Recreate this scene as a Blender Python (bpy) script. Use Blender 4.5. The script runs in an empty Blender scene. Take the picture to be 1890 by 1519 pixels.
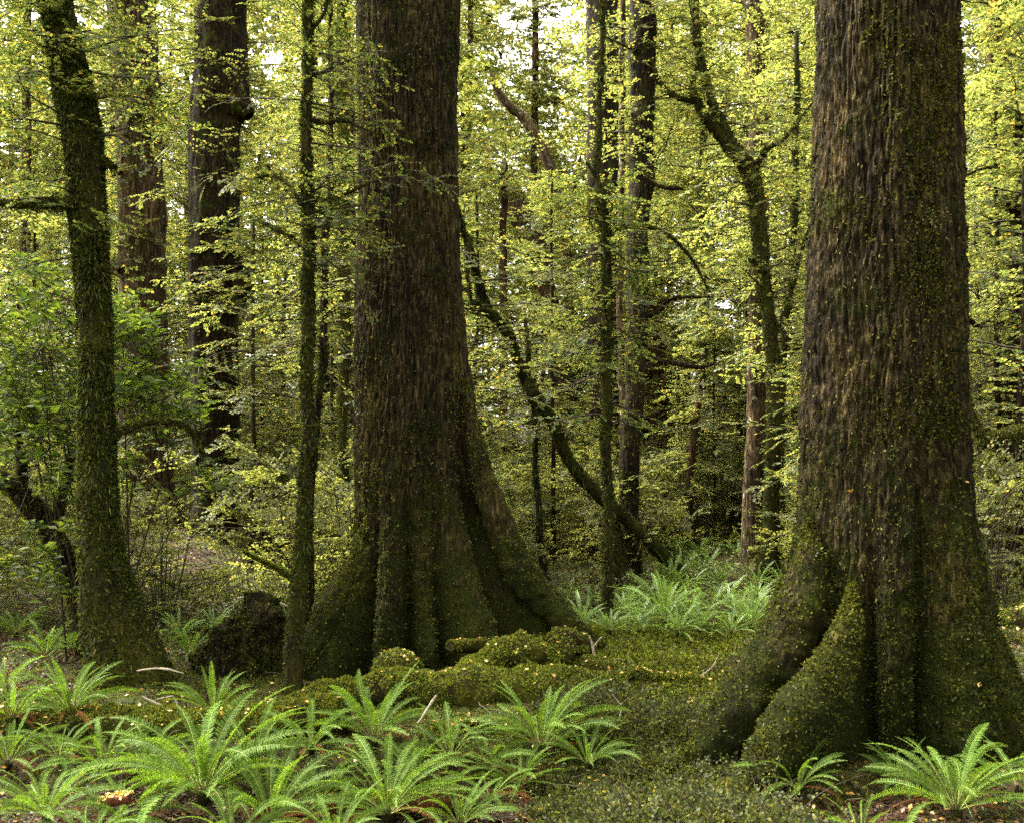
import bpy, math, numpy as np
R = math.radians
rng = np.random.default_rng(7)
F, CX, HY, CH = 1800.0, 945.0, 880.0, 1.8          # focal length in photo pixels, principal column, horizon row, eye height
SC = bpy.context.scene
COL = SC.collection

def P(px, py, Y):
    return np.array([(px - CX) / F * Y, Y, CH + (HY - py) / F * Y])

# ------------------------------------------------------------------ noise
def _hash(ix, iy, iz):
    h = (ix * 374761393 + iy * 668265263 + iz * 1274126177) & 0xffffffff
    h = ((h ^ (h >> 13)) * 1274126177) & 0xffffffff
    h = h ^ (h >> 16)
    return h.astype(np.float64) / 4294967295.0

def vnoise(p):
    p = np.asarray(p, float)
    i = np.floor(p).astype(np.int64); f = p - i
    f = f * f * (3 - 2 * f)
    out = 0
    for dx in (0, 1):
        wx = f[..., 0] if dx else 1 - f[..., 0]
        for dy in (0, 1):
            wy = f[..., 1] if dy else 1 - f[..., 1]
            for dz in (0, 1):
                wz = f[..., 2] if dz else 1 - f[..., 2]
                out = out + wx * wy * wz * _hash(i[..., 0] + dx, i[..., 1] + dy, i[..., 2] + dz)
    return out * 2 - 1

def fbm(p, octv=3, gain=0.5):
    p = np.asarray(p, float); a = 1.0; s = 0; k = 1.0
    for o in range(octv):
        s = s + a * vnoise(p * k + 17.3 * o); a *= gain; k *= 2.03
    return s

def sstep(a, b, x):
    t = np.clip((x - a) / (b - a), 0, 1)
    return t * t * (3 - 2 * t)

def norm(v):
    return v / np.maximum(np.linalg.norm(v, axis=-1, keepdims=True), 1e-9)

# ------------------------------------------------------------------ terrain
def terrain(x, y):
    x = np.asarray(x, float); y = np.asarray(y, float)
    z = np.zeros(np.broadcast(x, y).shape)
    z = z - 0.24 * (1 - sstep(5.9, 6.9, y)) * (1 - sstep(-0.2, 1.4, x))
    z = z - 0.06 * (1 - sstep(5.4, 6.6, y)) * sstep(0.6, 1.6, x)
    bx = sstep(-1.0, 0.2, x) * (1 - 0.55 * sstep(2.2, 4.5, x))
    z = z + 0.30 * bx * np.exp(-((y - 9.4) / np.where(y < 9.4, 1.15, 0.9)) ** 2)
    z = z + 0.75 * np.exp(-((x + 5.6) / 3.4) ** 2 - ((y - 18.0) / 3.6) ** 2)
    z = z + 0.25 * np.exp(-((x - 6.5) / 2.2) ** 2 - ((y - 10.5) / 2.2) ** 2)
    z = z + 0.02 * np.maximum(y - 20, 0)
    q = np.stack([x, y, 0 * x + 0 * y], -1)
    near = 1 / (1 + np.maximum(y - 12, 0) * 0.05)
    z = z + 0.09 * vnoise(q * 0.55 + 3.1) + 0.075 * near * vnoise(q * 1.9 + 9.7) + 0.045 * near * np.abs(vnoise(q * 4.3 + 1.7))
    return z

def tz(x, y):
    return float(terrain(np.array([x]), np.array([y]))[0])

def hit(px, py):
    Y = 4.0
    while Y < 80:
        p = P(px, py, Y)
        if p[2] <= tz(p[0], p[1]): return p
        Y += 0.05
    return p

# ------------------------------------------------------------------ mesh builder
class MB:
    def __init__(s):
        s.V = []; s.Q = []; s.T = []; s.qm = []; s.tm = []; s.n = 0
    def add(s, V, quads=None, tris=None, m=0):
        V = np.asarray(V, float).reshape(-1, 3)
        if quads is not None and len(quads):
            q = np.asarray(quads).reshape(-1, 4) + s.n; s.Q.append(q); s.qm.append(np.full(len(q), m, np.int32))
        if tris is not None and len(tris):
            t = np.asarray(tris).reshape(-1, 3) + s.n; s.T.append(t); s.tm.append(np.full(len(t), m, np.int32))
        s.V.append(V); s.n += len(V)
    def mesh(s, name, mats, origin=(0, 0, 0), smooth=False):
        me = bpy.data.meshes.new(name)
        V = (np.concatenate(s.V) - np.asarray(origin)[None]).astype(np.float32)
        Q = np.concatenate(s.Q) if s.Q else np.zeros((0, 4), int)
        T = np.concatenate(s.T) if s.T else np.zeros((0, 3), int)
        me.vertices.add(len(V)); me.vertices.foreach_set('co', V.ravel())
        loops = np.concatenate([Q.ravel(), T.ravel()]).astype(np.int32)
        me.loops.add(len(loops)); me.loops.foreach_set('vertex_index', loops)
        starts = np.concatenate([np.arange(len(Q)) * 4, len(Q) * 4 + np.arange(len(T)) * 3]).astype(np.int32)
        me.polygons.add(len(starts)); me.polygons.foreach_set('loop_start', starts)
        mi = np.concatenate((s.qm or [np.zeros(0, np.int32)]) + (s.tm or [np.zeros(0, np.int32)]))
        me.polygons.foreach_set('material_index', mi.astype(np.int32))
        me.polygons.foreach_set('use_smooth', np.full(len(starts), bool(smooth)))
        me.update(calc_edges=True)
        for m in (mats if isinstance(mats, (list, tuple)) else [mats]): me.materials.append(m)
        return me
    def build(s, name, mats, parent=None, origin=(0, 0, 0), smooth=False):
        o = bpy.data.objects.new(name, s.mesh(name, mats, origin, smooth)); COL.objects.link(o)
        if parent is not None: o.parent = parent
        else: o.location = origin
        return o

def tag(o, label=None, cat=None, group=None, kind=None):
    if label: o['label'] = label
    if cat: o['category'] = cat
    if group: o['group'] = group
    if kind: o['kind'] = kind
    return o

def thing(name, label, cat, loc, group=None, rz=0):
    o = bpy.data.objects.new(name, None); COL.objects.link(o)
    o.location = tuple(float(a) for a in loc); o.rotation_euler = (0, 0, rz); o.empty_display_size = 0.1
    return tag(o, label, cat, group)

def dup(root, loc, rz, sc, label, group=None, tilt=(0, 0)):
    r = root.copy(); COL.objects.link(r)
    r.location = tuple(float(a) for a in loc); r.rotation_euler = (tilt[0], tilt[1], rz); r.scale = (sc, sc, sc)
    tag(r, label, None, group)
    for ch in root.children:
        c = ch.copy(); COL.objects.link(c); c.parent = r
        for g in ch.children:
            d = g.copy(); COL.objects.link(d); d.parent = c
    return r

# ------------------------------------------------------------------ primitives (vectorised)
def path(pts, n):
    """Catmull-Rom through pts (m,k) resampled to n rows."""
    p = np.asarray(pts, float); m = len(p)
    if m == 2: p = np.array([p[0], (p[0] + p[1]) / 2, p[1]]); m = 3
    d = np.concatenate([[0], np.cumsum(np.linalg.norm(np.diff(p[:, :3], axis=0), axis=1))]); d /= d[-1]
    e = np.concatenate([[2 * p[0] - p[1]], p, [2 * p[-1] - p[-2]]])
    t = np.linspace(0, 1, n); i = np.clip(np.searchsorted(d, t, side='right') - 1, 0, m - 2)
    u = ((t - d[i]) / np.maximum(d[i + 1] - d[i], 1e-9))[:, None]
    a, b, c, f = e[i], e[i + 1], e[i + 2], e[i + 3]
    return 0.5 * (2 * b + (c - a) * u + (2 * a - 5 * b + 4 * c - f) * u ** 2 + (3 * b - a - 3 * c + f) * u ** 3)

def tube_grid(pr, rows, sides):
    """pr: list of (x,y,z,r). Returns grid (rows,sides,3), centres, radii."""
    q = path(pr, rows); C = q[:, :3]; r = np.maximum(q[:, 3], 0.0008)
    T = norm(np.gradient(C, axis=0))
    ref = np.array([0, 1., 0]) if abs(T[:, 1]).max() < 0.85 else np.array([0, 0, 1.])
    if ref[2] and abs(T[:, 2]).max() > 0.97: ref = np.array([1., 0, 0])
    U = norm(np.cross(T, ref)); W = np.cross(T, U)
    th = np.arange(sides) / sides * 2 * np.pi
    N = U[:, None] * np.cos(th)[None, :, None] + W[:, None] * np.sin(th)[None, :, None]
    return C[:, None] + N * r[:, None, None], N, C, r

def grid_quads(rows, sides, flip=False):
    i = np.arange(rows - 1)[:, None]; j = np.arange(sides)[None]; k = (j + 1) % sides
    a = i * sides + j; b = i * sides + k; c = (i + 1) * sides + k; d = (i + 1) * sides + j
    q = np.stack([a + 0 * b, b, c, d], -1).reshape(-1, 4)
    return q[:, ::-1] if flip else q

def add_tube(mb, pr, rows=12, sides=8, bump=0.0, bscale=6.0, m=0, stretch=(1, 1, 0.35), caps=True):
    G, N, C, r = tube_grid(pr, rows, sides)
    if bump: 
        G = G + N * (bump * (fbm(G * bscale * np.array(stretch) + 5.5, 3)))[..., None]
    mb.add(G.reshape(-1, 3), grid_quads(rows, sides), m=m)
    if caps:
        for row, c in ((0, C[0]), (rows - 1, C[-1])):
            o = row * sides; idx = np.arange(sides)
            t = np.stack([o + idx, o + (idx + 1) % sides, np.full(sides, rows * sides)], -1)
            base = mb.n - rows * sides
            mb.V.append(c[None]); tt = np.stack([base + o + idx, base + o + (idx + 1) % sides, np.full(sides, mb.n)], -1)
            mb.T.append(tt); mb.tm.append(np.full(sides, m, np.int32)); mb.n += 1
            # keep vertex offset right for the second cap
            rows_total = None
            if row == 0:
                first_extra = 1
        # correct the second cap's base offset (one extra vertex already appended)
        mb.T[-1][:, :2] -= 1
    return G, N

def prisms(mb, A, B, ra, rb, sides=3, m=0):
    A = np.asarray(A); B = np.asarray(B); n = len(A)
    T = norm(B - A); ref = np.where(np.abs(T[:, 2:3]) > 0.9, np.array([[1., 0, 0]]), np.array([[0, 0, 1.]]))
    U = norm(np.cross(T, ref)); W = np.cross(T, U)
    th = np.arange(sides) / sides * 2 * np.pi
    N = U[:, None] * np.cos(th)[None, :, None] + W[:, None] * np.sin(th)[None, :, None]
    ra = np.broadcast_to(ra, (n,))[:, None, None]; rb = np.broadcast_to(rb, (n,))[:, None, None]
    V = np.concatenate([A[:, None] + N * ra, B[:, None] + N * rb], 1)       # n, 2*sides, 3
    j = np.arange(sides); k = (j + 1) % sides
    f = np.stack([j, k, k + sides, j + sides], -1)
    mb.add(V.reshape(-1, 3), (f[None] + (np.arange(n) * 2 * sides)[:, None, None]).reshape(-1, 4), m=m)

def leaves(mb, A, D, N, L, W, m=0, fold=0.0):
    A = np.asarray(A).reshape(-1, 3); D = norm(np.asarray(D).reshape(-1, 3)); N = np.asarray(N).reshape(-1, 3)
    S = norm(np.cross(N, D)); N = np.cross(D, S); n = len(A)
    L = np.broadcast_to(L, (n,))[:, None]; W = np.broadcast_to(W, (n,))[:, None]
    if fold:
        mid = A + D * L * 0.5
        V = np.stack([A, mid + S * W * .5 + N * W * fold - D * L * .05, A + D * L, mid - S * W * .5 + N * W * fold - D * L * .05], 1)
        t = np.array([[0, 2, 1], [0, 3, 2]])
        mb.add(V.reshape(-1, 3), tris=(t[None] + (np.arange(n) * 4)[:, None, None]).reshape(-1, 3), m=m)
    else:
        mid = A + D * L * 0.45
        V = np.stack([A, mid + S * W * .5, A + D * L, mid - S * W * .5], 1)
        mb.add(V.reshape(-1, 3), (np.arange(4)[None] + (np.arange(n) * 4)[:, None]), m=m)

def crown(g, wood, leaf, P0, az, L, tilt, T=14, K=14, ls=0.035, droop=0.5, r0=0.012, keep=0.8, twl=0.42, wm=0, twigs=True, flat=0.2, asp=0.78, lm=0, nj=0.38):
    """Planar beech-like sprays: a limb from every P0, side twigs in its plane, alternate leaves along the twigs."""
    P0 = np.asarray(P0, float); B = len(P0); M = T + 2
    az = np.asarray(az, float); L = np.asarray(L, float); tilt = np.broadcast_to(tilt, (B,)).astype(float)
    t = np.linspace(0, 1, M)[None]
    curve = g.normal(0, 0.45, (B, 1)); wob = np.cumsum(g.normal(0, 0.10, (B, M)), 1)
    a = az[:, None] + curve * t + wob
    e = tilt[:, None] - droop * t * (0.6 + 0.8 * g.random((B, 1))) + np.cumsum(g.normal(0, 0.06, (B, M)), 1)
    step = np.stack([np.cos(a) * np.cos(e), np.sin(a) * np.cos(e), np.sin(e)], -1) * (L[:, None] / M)[..., None]
    C = P0[:, None] + np.cumsum(step, 1) - step[:, :1]
    rr = (r0 * (L / L.mean()))[:, None] * (1 - 0.85 * t)
    if wood is not None:
        prisms(wood, C[:, :-1].reshape(-1, 3), C[:, 1:].reshape(-1, 3), rr[:, :-1].ravel(), rr[:, 1:].ravel(), 4, wm)
    # twigs
    Dm = norm(step)[:, 1:-1]                                     # B,T,3
    up = np.array([0, 0, 1.]) + g.normal(0, flat, (B, 1, 3))
    S = norm(np.cross(np.broadcast_to(up, Dm.shape), Dm)); Nn = np.cross(Dm, S)
    sgn = np.where((np.arange(T) % 2) == 0, 1, -1)[None, :, None]
    th = g.normal(R(52), R(13), (B, T, 1))
    d = norm(Dm * np.cos(th) + S * sgn * np.sin(th) + Nn * g.normal(0, 0.12, (B, T, 1)))
    tt = np.linspace(0.08, 1, T)[None]
    prof = np.minimum(1.0, tt / 0.22) * (1 - 0.75 * tt)
    Lt = L[:, None] * twl * prof * g.uniform(0.6, 1.25, (B, T)) + 2 * ls
    ok = g.random((B, T)) < keep
    A0 = C[:, 1:-1][ok]; d = d[ok]; Lt = Lt[ok]; N0 = Nn[ok]; n = len(A0)
    if n == 0: return C
    if twigs and wood is not None:
        prisms(wood, A0, A0 + d * Lt[:, None] * 0.9 - np.array([0, 0, 1.]) * (Lt * 0.06)[:, None], r0 * 0.22, r0 * 0.08, 3, wm)
    s = (np.arange(K) + 0.6) / K
    s = s[None] + g.normal(0, 0.3 / K, (n, K))
    A = A0[:, None] + d[:, None] * (Lt[:, None] * s)[..., None] - np.array([0, 0, 1.]) * (0.08 * Lt[:, None] * s ** 2)[..., None]
    S2 = norm(np.cross(N0, d))
    sg = np.where((np.arange(K) % 2) == 0, 1, -1)[None, :, None]
    a2 = g.normal(R(50), R(20), (n, K, 1))
    D2 = d[:, None] * np.cos(a2) + S2[:, None] * sg * np.sin(a2) - np.array([0, 0, .12]) + g.normal(0, .1, (n, K, 3))
    Nl = N0[:, None] + g.normal(0, nj, (n, K, 3))
    Ll = ls * g.uniform(0.65, 1.3, (n, K))
    leaves(leaf, A, D2, Nl, Ll.ravel(), (Ll * asp).ravel(), m=lm)
    return C

def scatter_grid(g, G, n, mask=None):
    """n random points on a closed tube grid -> positions, normals."""
    rows, sides = G.shape[:2]
    i = g.integers(0, rows - 1, n); j = g.integers(0, sides, n); k = (j + 1) % sides
    a, b, c, d = G[i, j], G[i, k], G[i + 1, k], G[i + 1, j]
    u = g.random((n, 1)); v = g.random((n, 1))
    p = (a * (1 - u) + b * u) * (1 - v) + (d * (1 - u) + c * u) * v
    N = norm(np.cross(b - a, d - a))
    ctr = G.mean(1)[i]
    flip = np.sign(np.sum((p - ctr) * N, -1, keepdims=True)); N = N * np.where(flip == 0, 1, flip)
    if mask is not None:
        k_ = mask(p, N); p = p[k_]; N = N[k_]
    return p, N

def moss_tufts(g, mb, p, N, size=(0.010, 0.022), up=0.5, spread=0.7, m=0, asp=0.6):
    n = len(p)
    if n == 0: return
    D = N * 0.55 + np.array([0, 0, up]) + g.normal(0, spread, (n, 3))
    L = g.uniform(size[0], size[1], n)
    leaves(mb, p - N * 0.003, D, N + g.normal(0, .5, (n, 3)), L, L * asp, m=m)

# ------------------------------------------------------------------ materials
def nt(name):
    m = bpy.data.materials.new(name); m.use_nodes = True
    t = m.node_tree; t.nodes.clear()
    return m, t, t.nodes, t.links

def ramp(nodes, stops, interp='LINEAR'):
    r = nodes.new('ShaderNodeValToRGB'); cr = r.color_ramp; cr.interpolation = interp
    while len(cr.elements) < len(stops): cr.elements.new(0.5)
    for e, (p, c) in zip(cr.elements, stops):
        e.position = p; e.color = (*c, 1)
    return r

def leaf_mat(name, stops, trans=0.5, tint=(1.15, 1.1, 0.55), tgain=1.3, gloss=0.06, rough=0.45, objvar=0.25):
    m, t, N, L = nt(name)
    geo = N.new('ShaderNodeNewGeometry'); oi = N.new('ShaderNodeObjectInfo')
    r = ramp(N, stops); L.new(geo.outputs['Random Per Island'], r.inputs[0])
    hs = N.new('ShaderNodeHueSaturation'); L.new(r.outputs[0], hs.inputs['Color'])
    mr = N.new('ShaderNodeMapRange'); L.new(oi.outputs['Random'], mr.inputs[0])
    mr.inputs['To Min'].default_value = 1 - objvar; mr.inputs['To Max'].default_value = 1 + objvar
    L.new(mr.outputs[0], hs.inputs['Value'])
    df = N.new('ShaderNodeBsdfDiffuse'); L.new(hs.outputs[0], df.inputs[0])
    mx = N.new('ShaderNodeMix'); mx.data_type = 'RGBA'; mx.blend_type = 'MULTIPLY'; mx.inputs[0].default_value = 1
    L.new(hs.outputs[0], mx.inputs[6]); mx.inputs[7].default_value = (tint[0] * tgain, tint[1] * tgain, tint[2] * tgain, 1)
    tr = N.new('ShaderNodeBsdfTranslucent'); L.new(mx.outputs[2], tr.inputs[0])
    ms = N.new('ShaderNodeMixShader'); ms.inputs[0].default_value = trans
    L.new(df.outputs[0], ms.inputs[1]); L.new(tr.outputs[0], ms.inputs[2])
    out = N.new('ShaderNodeOutputMaterial')
    if gloss > 0:
        gl = N.new('ShaderNodeBsdfGlossy'); gl.inputs['Roughness'].default_value = rough; gl.inputs[0].default_value = (.8, .85, .8, 1)
        m2 = N.new('ShaderNodeMixShader'); m2.inputs[0].default_value = gloss
        L.new(ms.outputs[0], m2.inputs[1]); L.new(gl.outputs[0], m2.inputs[2]); L.new(m2.outputs[0], out.inputs[0])
    else: L.new(ms.outputs[0], out.inputs[0])
    return m

def bark_mat(name, dark, mid, light, moss=(0.035, 0.045, 0.010), moss_amt=0.5, moss_low=None, scale=22, stretch=0.1, bump=0.6, lichen=None, bdist=0.02):
    """Stretched-noise bark, moss patches (denser below height moss_low) and a few lichen spots."""
    m, t, N, L = nt(name)
    tc = N.new('ShaderNodeTexCoord')
    mp = N.new('ShaderNodeMapping'); mp.inputs['Scale'].default_value = (1, 1, stretch); L.new(tc.outputs['Object'], mp.inputs[0])
    n1 = N.new('ShaderNodeTexNoise'); n1.inputs['Scale'].default_value = scale; n1.inputs['Detail'].default_value = 6; n1.inputs['Roughness'].default_value = .65
    L.new(mp.outputs[0], n1.inputs[0])
    r = ramp(N, [(0.36, dark), (0.52, mid), (0.72, light)]); L.new(n1.outputs[0], r.inputs[0])
    n2 = N.new('ShaderNodeTexNoise'); n2.inputs['Scale'].default_value = 3.2; n2.inputs['Detail'].default_value = 8; n2.inputs['Roughness'].default_value = .7
    L.new(tc.outputs['Object'], n2.inputs[0])
    fac = n2.outputs[0]
    if moss_low is not None:
        sx = N.new('ShaderNodeSeparateXYZ'); L.new(tc.outputs['Object'], sx.inputs[0])
        mr = N.new('ShaderNodeMapRange'); L.new(sx.outputs[2], mr.inputs[0])
        mr.inputs['From Min'].default_value = moss_low; mr.inputs['From Max'].default_value = 0.1
        mr.inputs['To Min'].default_value = 0; mr.inputs['To Max'].default_value = 0.28
        ad = N.new('ShaderNodeMath'); L.new(n2.outputs[0], ad.inputs[0]); L.new(mr.outputs[0], ad.inputs[1]); fac = ad.outputs[0]
    r2 = ramp(N, [(0.62 - 0.25 * moss_amt, (0, 0, 0)), (0.78 - 0.25 * moss_amt, (1, 1, 1))]); L.new(fac, r2.inputs[0])
    n3 = N.new('ShaderNodeTexNoise'); n3.inputs['Scale'].default_value = 60; n3.inputs['Detail'].default_value = 4; L.new(tc.outputs['Object'], n3.inputs[0])
    r3 = ramp(N, [(0.3, tuple(c * .45 for c in moss)), (0.55, moss), (0.75, (moss[0] * 2.1, moss[1] * 1.8, moss[2] * 1.5))]); L.new(n3.outputs[0], r3.inputs[0])
    mx = N.new('ShaderNodeMix'); mx.data_type = 'RGBA'; L.new(r2.outputs[0], mx.inputs[0]); L.new(r.outputs[0], mx.inputs[6]); L.new(r3.outputs[0], mx.inputs[7])
    colr = mx.outputs[2]
    nb = N.new('ShaderNodeTexNoise'); nb.inputs['Scale'].default_value = 1.3; nb.inputs['Detail'].default_value = 5; nb.inputs['Roughness'].default_value = .65
    mpb = N.new('ShaderNodeMapping'); mpb.inputs['Scale'].default_value = (1.6, 1.6, .6); L.new(tc.outputs['Object'], mpb.inputs[0]); L.new(mpb.outputs[0], nb.inputs[0])
    rb = ramp(N, [(.34, (.42, .40, .42)), (.5, (1, 1, 1)), (.66, (1.5, 1.42, 1.05))]); L.new(nb.outputs[0], rb.inputs[0])
    mb_ = N.new('ShaderNodeMix'); mb_.data_type = 'RGBA'; mb_.blend_type = 'MULTIPLY'; mb_.inputs[0].default_value = 1
    L.new(colr, mb_.inputs[6]); L.new(rb.outputs[0], mb_.inputs[7]); colr = mb_.outputs[2]
    if lichen:
        n4 = N.new('ShaderNodeTexNoise'); n4.inputs['Scale'].default_value = 5.5; n4.inputs['Detail'].default_value = 5; L.new(tc.outputs['Object'], n4.inputs[0])
        r4 = ramp(N, [(0.62, (0, 0, 0)), (0.70, (1, 1, 1))]); L.new(n4.outputs[0], r4.inputs[0])
        m3 = N.new('ShaderNodeMix'); m3.data_type = 'RGBA'; L.new(r4.outputs[0], m3.inputs[0]); L.new(colr, m3.inputs[6]); m3.inputs[7].default_value = (*lichen, 1)
        colr = m3.outputs[2]
    bs = N.new('ShaderNodeBsdfPrincipled'); bs.inputs['Roughness'].default_value = 0.95; bs.inputs['Specular IOR Level'].default_value = 0.08
    L.new(colr, bs.inputs['Base Color'])
    ad2 = N.new('ShaderNodeMath'); ad2.operation = 'MULTIPLY_ADD'; L.new(n3.outputs[0], ad2.inputs[0]); ad2.inputs[1].default_value = 0.5; L.new(n1.outputs[0], ad2.inputs[2])
    bp = N.new('ShaderNodeBump'); bp.inputs['Strength'].default_value = bump; bp.inputs['Distance'].default_value = bdist
    L.new(ad2.outputs[0], bp.inputs['Height']); L.new(bp.outputs[0], bs.inputs['Normal'])
    out = N.new('ShaderNodeOutputMaterial'); L.new(bs.outputs[0], out.inputs[0])
    return m

def plain_mat(name, a, b, scale=8, rough=.85, bump=0.4):
    m, t, N, L = nt(name)
    tc = N.new('ShaderNodeTexCoord'); n1 = N.new('ShaderNodeTexNoise'); n1.inputs['Scale'].default_value = scale; n1.inputs['Detail'].default_value = 7; n1.inputs['Roughness'].default_value = .7
    L.new(tc.outputs['Object'], n1.inputs[0]); r = ramp(N, [(0.32, a), (0.68, b)]); L.new(n1.outputs[0], r.inputs[0])
    bs = N.new('ShaderNodeBsdfPrincipled'); bs.inputs['Roughness'].default_value = rough; bs.inputs['Specular IOR Level'].default_value = 0.25
    L.new(r.outputs[0], bs.inputs['Base Color'])
    bp = N.new('ShaderNodeBump'); bp.inputs['Strength'].default_value = bump; bp.inputs['Distance'].default_value = .02
    L.new(n1.outputs[0], bp.inputs['Height']); L.new(bp.outputs[0], bs.inputs['Normal'])
    out = N.new('ShaderNodeOutputMaterial'); L.new(bs.outputs[0], out.inputs[0])
    return m

def ground_mat():
    m, t, N, L = nt('forest_floor')
    tc = N.new('ShaderNodeTexCoord')
    n1 = N.new('ShaderNodeTexNoise'); n1.inputs['Scale'].default_value = 26; n1.inputs['Detail'].default_value = 6; L.new(tc.outputs['Object'], n1.inputs[0])
    litter = ramp(N, [(0.3, (0.008, 0.005, 0.003)), (0.5, (0.030, 0.016, 0.008)), (0.72, (0.075, 0.035, 0.014))]); L.new(n1.outputs[0], litter.inputs[0])
    mossr = ramp(N, [(0.3, (0.012, 0.016, 0.004)), (0.52, (0.035, 0.046, 0.008)), (0.75, (0.075, 0.085, 0.016))]); L.new(n1.outputs[0], mossr.inputs[0])
    n2 = N.new('ShaderNodeTexNoise'); n2.inputs['Scale'].default_value = 0.9; n2.inputs['Detail'].default_value = 6; n2.inputs['Roughness'].default_value = .65; L.new(tc.outputs['Object'], n2.inputs[0])
    r2 = ramp(N, [(0.44, (0, 0, 0)), (0.56, (1, 1, 1))]); L.new(n2.outputs[0], r2.inputs[0])
    mx = N.new('ShaderNodeMix'); mx.data_type = 'RGBA'; L.new(r2.outputs[0], mx.inputs[0]); L.new(litter.outputs[0], mx.inputs[6]); L.new(mossr.outputs[0], mx.inputs[7])
    bs = N.new('ShaderNodeBsdfPrincipled'); bs.inputs['Roughness'].default_value = .9; bs.inputs['Specular IOR Level'].default_value = .2
    L.new(mx.outputs[2], bs.inputs['Base Color'])
    bp = N.new('ShaderNodeBump'); bp.inputs['Strength'].default_value = .8; bp.inputs['Distance'].default_value = .03
    L.new(n1.outputs[0], bp.inputs['Height']); L.new(bp.outputs[0], bs.inputs['Normal'])
    out = N.new('ShaderNodeOutputMaterial'); L.new(bs.outputs[0], out.inputs[0])
    return m

M = {}
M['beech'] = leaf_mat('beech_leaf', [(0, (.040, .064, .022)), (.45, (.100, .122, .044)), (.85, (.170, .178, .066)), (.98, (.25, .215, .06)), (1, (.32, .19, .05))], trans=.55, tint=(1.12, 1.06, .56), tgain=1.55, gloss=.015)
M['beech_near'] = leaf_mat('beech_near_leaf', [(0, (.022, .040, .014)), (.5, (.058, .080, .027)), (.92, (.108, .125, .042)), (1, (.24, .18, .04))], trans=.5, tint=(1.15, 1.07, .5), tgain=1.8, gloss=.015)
M['bush'] = leaf_mat('bush_leaf', [(0, (.036, .046, .014)), (.5, (.088, .100, .032)), (.96, (.15, .155, .050)), (1, (.24, .18, .05))], trans=.5, tint=(1.1, 1.06, .6), tgain=2.0, gloss=.01)
M['cover'] = leaf_mat('groundcover_leaf', [(0, (.014, .020, .006)), (.5, (.056, .070, .018)), (.965, (.125, .140, .034)), (1, (.24, .19, .04))], trans=.4, tint=(1.1, 1.06, .6), tgain=1.5, gloss=.01)
M['broad'] = leaf_mat('broad_leaf', [(0, (.028, .052, .010)), (.6, (.076, .112, .020)), (1, (.13, .165, .034))], trans=.45, tint=(1.12, 1.1, .5), tgain=1.9, gloss=.012, rough=.4)
M['fern'] = leaf_mat('fern_leaf', [(0, (.042, .092, .012)), (.5, (.078, .140, .020)), (1, (.130, .192, .032))], trans=.38, tint=(1.12, 1.08, .45), tgain=1.5, gloss=.008, rough=.5, objvar=.30)
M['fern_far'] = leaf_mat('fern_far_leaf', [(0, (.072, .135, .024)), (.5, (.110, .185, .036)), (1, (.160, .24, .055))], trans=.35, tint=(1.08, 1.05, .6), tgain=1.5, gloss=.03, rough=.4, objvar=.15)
M['rachis'] = plain_mat('fern_midrib', (.14, .17, .04), (.22, .25, .07), 5, .6, .1)
M['moss_leaf'] = leaf_mat('moss_leaf', [(0, (.034, .048, .008)), (.5, (.108, .138, .018)), (.92, (.200, .220, .032)), (1, (.24, .18, .03))], trans=.3, tint=(1.1, 1.05, .5), gloss=.01)
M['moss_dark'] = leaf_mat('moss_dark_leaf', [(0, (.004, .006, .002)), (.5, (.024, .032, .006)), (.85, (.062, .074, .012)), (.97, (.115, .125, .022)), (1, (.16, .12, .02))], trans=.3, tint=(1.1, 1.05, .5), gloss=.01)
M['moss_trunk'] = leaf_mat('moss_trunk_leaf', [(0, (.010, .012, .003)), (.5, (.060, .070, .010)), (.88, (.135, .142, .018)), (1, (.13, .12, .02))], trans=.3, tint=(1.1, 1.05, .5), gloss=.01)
M['yellow'] = leaf_mat('fallen_leaf', [(0, (.40, .27, .04)), (.4, (.48, .33, .07)), (.7, (.42, .20, .03)), (1, (.55, .45, .20))], trans=.2, gloss=.05)
M['litter'] = leaf_mat('litter_leaf', [(0, (.016, .008, .005)), (.5, (.048, .020, .010)), (.88, (.10, .042, .016)), (1, (.26, .14, .04))], trans=.15, gloss=.04)
M['bark_giant'] = bark_mat('giant_bark', (.004, .003, .002), (.023, .017, .0095), (.115, .088, .036), moss=(.016, .020, .004), moss_amt=.42, moss_low=2.2, scale=38, stretch=.17, bump=1.0)
M['bark_red'] = bark_mat('red_bark', (.009, .005, .004), (.045, .026, .015), (.15, .09, .045), moss_amt=.3, scale=24, stretch=.13, bump=.9)
M['bark_pale'] = bark_mat('pale_bark', (.010, .006, .004), (.048, .031, .018), (.19, .14, .085), moss_amt=.3, scale=24, stretch=.13, bump=.9, lichen=(.28, .25, .19))
M['bark_dark'] = bark_mat('dark_bark', (.003, .0025, .002), (.013, .009, .006), (.060, .042, .024), moss_amt=.4, scale=30, stretch=.2, bump=.9)
M['bark_moss'] = bark_mat('mossy_bark', (.008, .006, .004), (.026, .020, .010), (.07, .05, .023), moss=(.030, .033, .006), moss_amt=.95, scale=30, stretch=.2, bump=.9)
M['twig'] = plain_mat('twig_bark', (.016, .012, .008), (.045, .034, .02), 20, .9, .3)
M['twig_pale'] = plain_mat('weathered_twig', (.03, .022, .014), (.16, .13, .09), 3, .9, .3)
M['deadwood'] = plain_mat('bleached_wood', (.13, .10, .07), (.40, .35, .27), 25, .8, .4)
M['redwood'] = plain_mat('rotten_wood', (.035, .012, .007), (.19, .060, .026), 30, .9, .8)
M['ground'] = ground_mat()
M['lichen'] = leaf_mat('lichen_leaf', [(0, (.30, .33, .16)), (1, (.46, .48, .28))], trans=.1, gloss=0)

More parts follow.
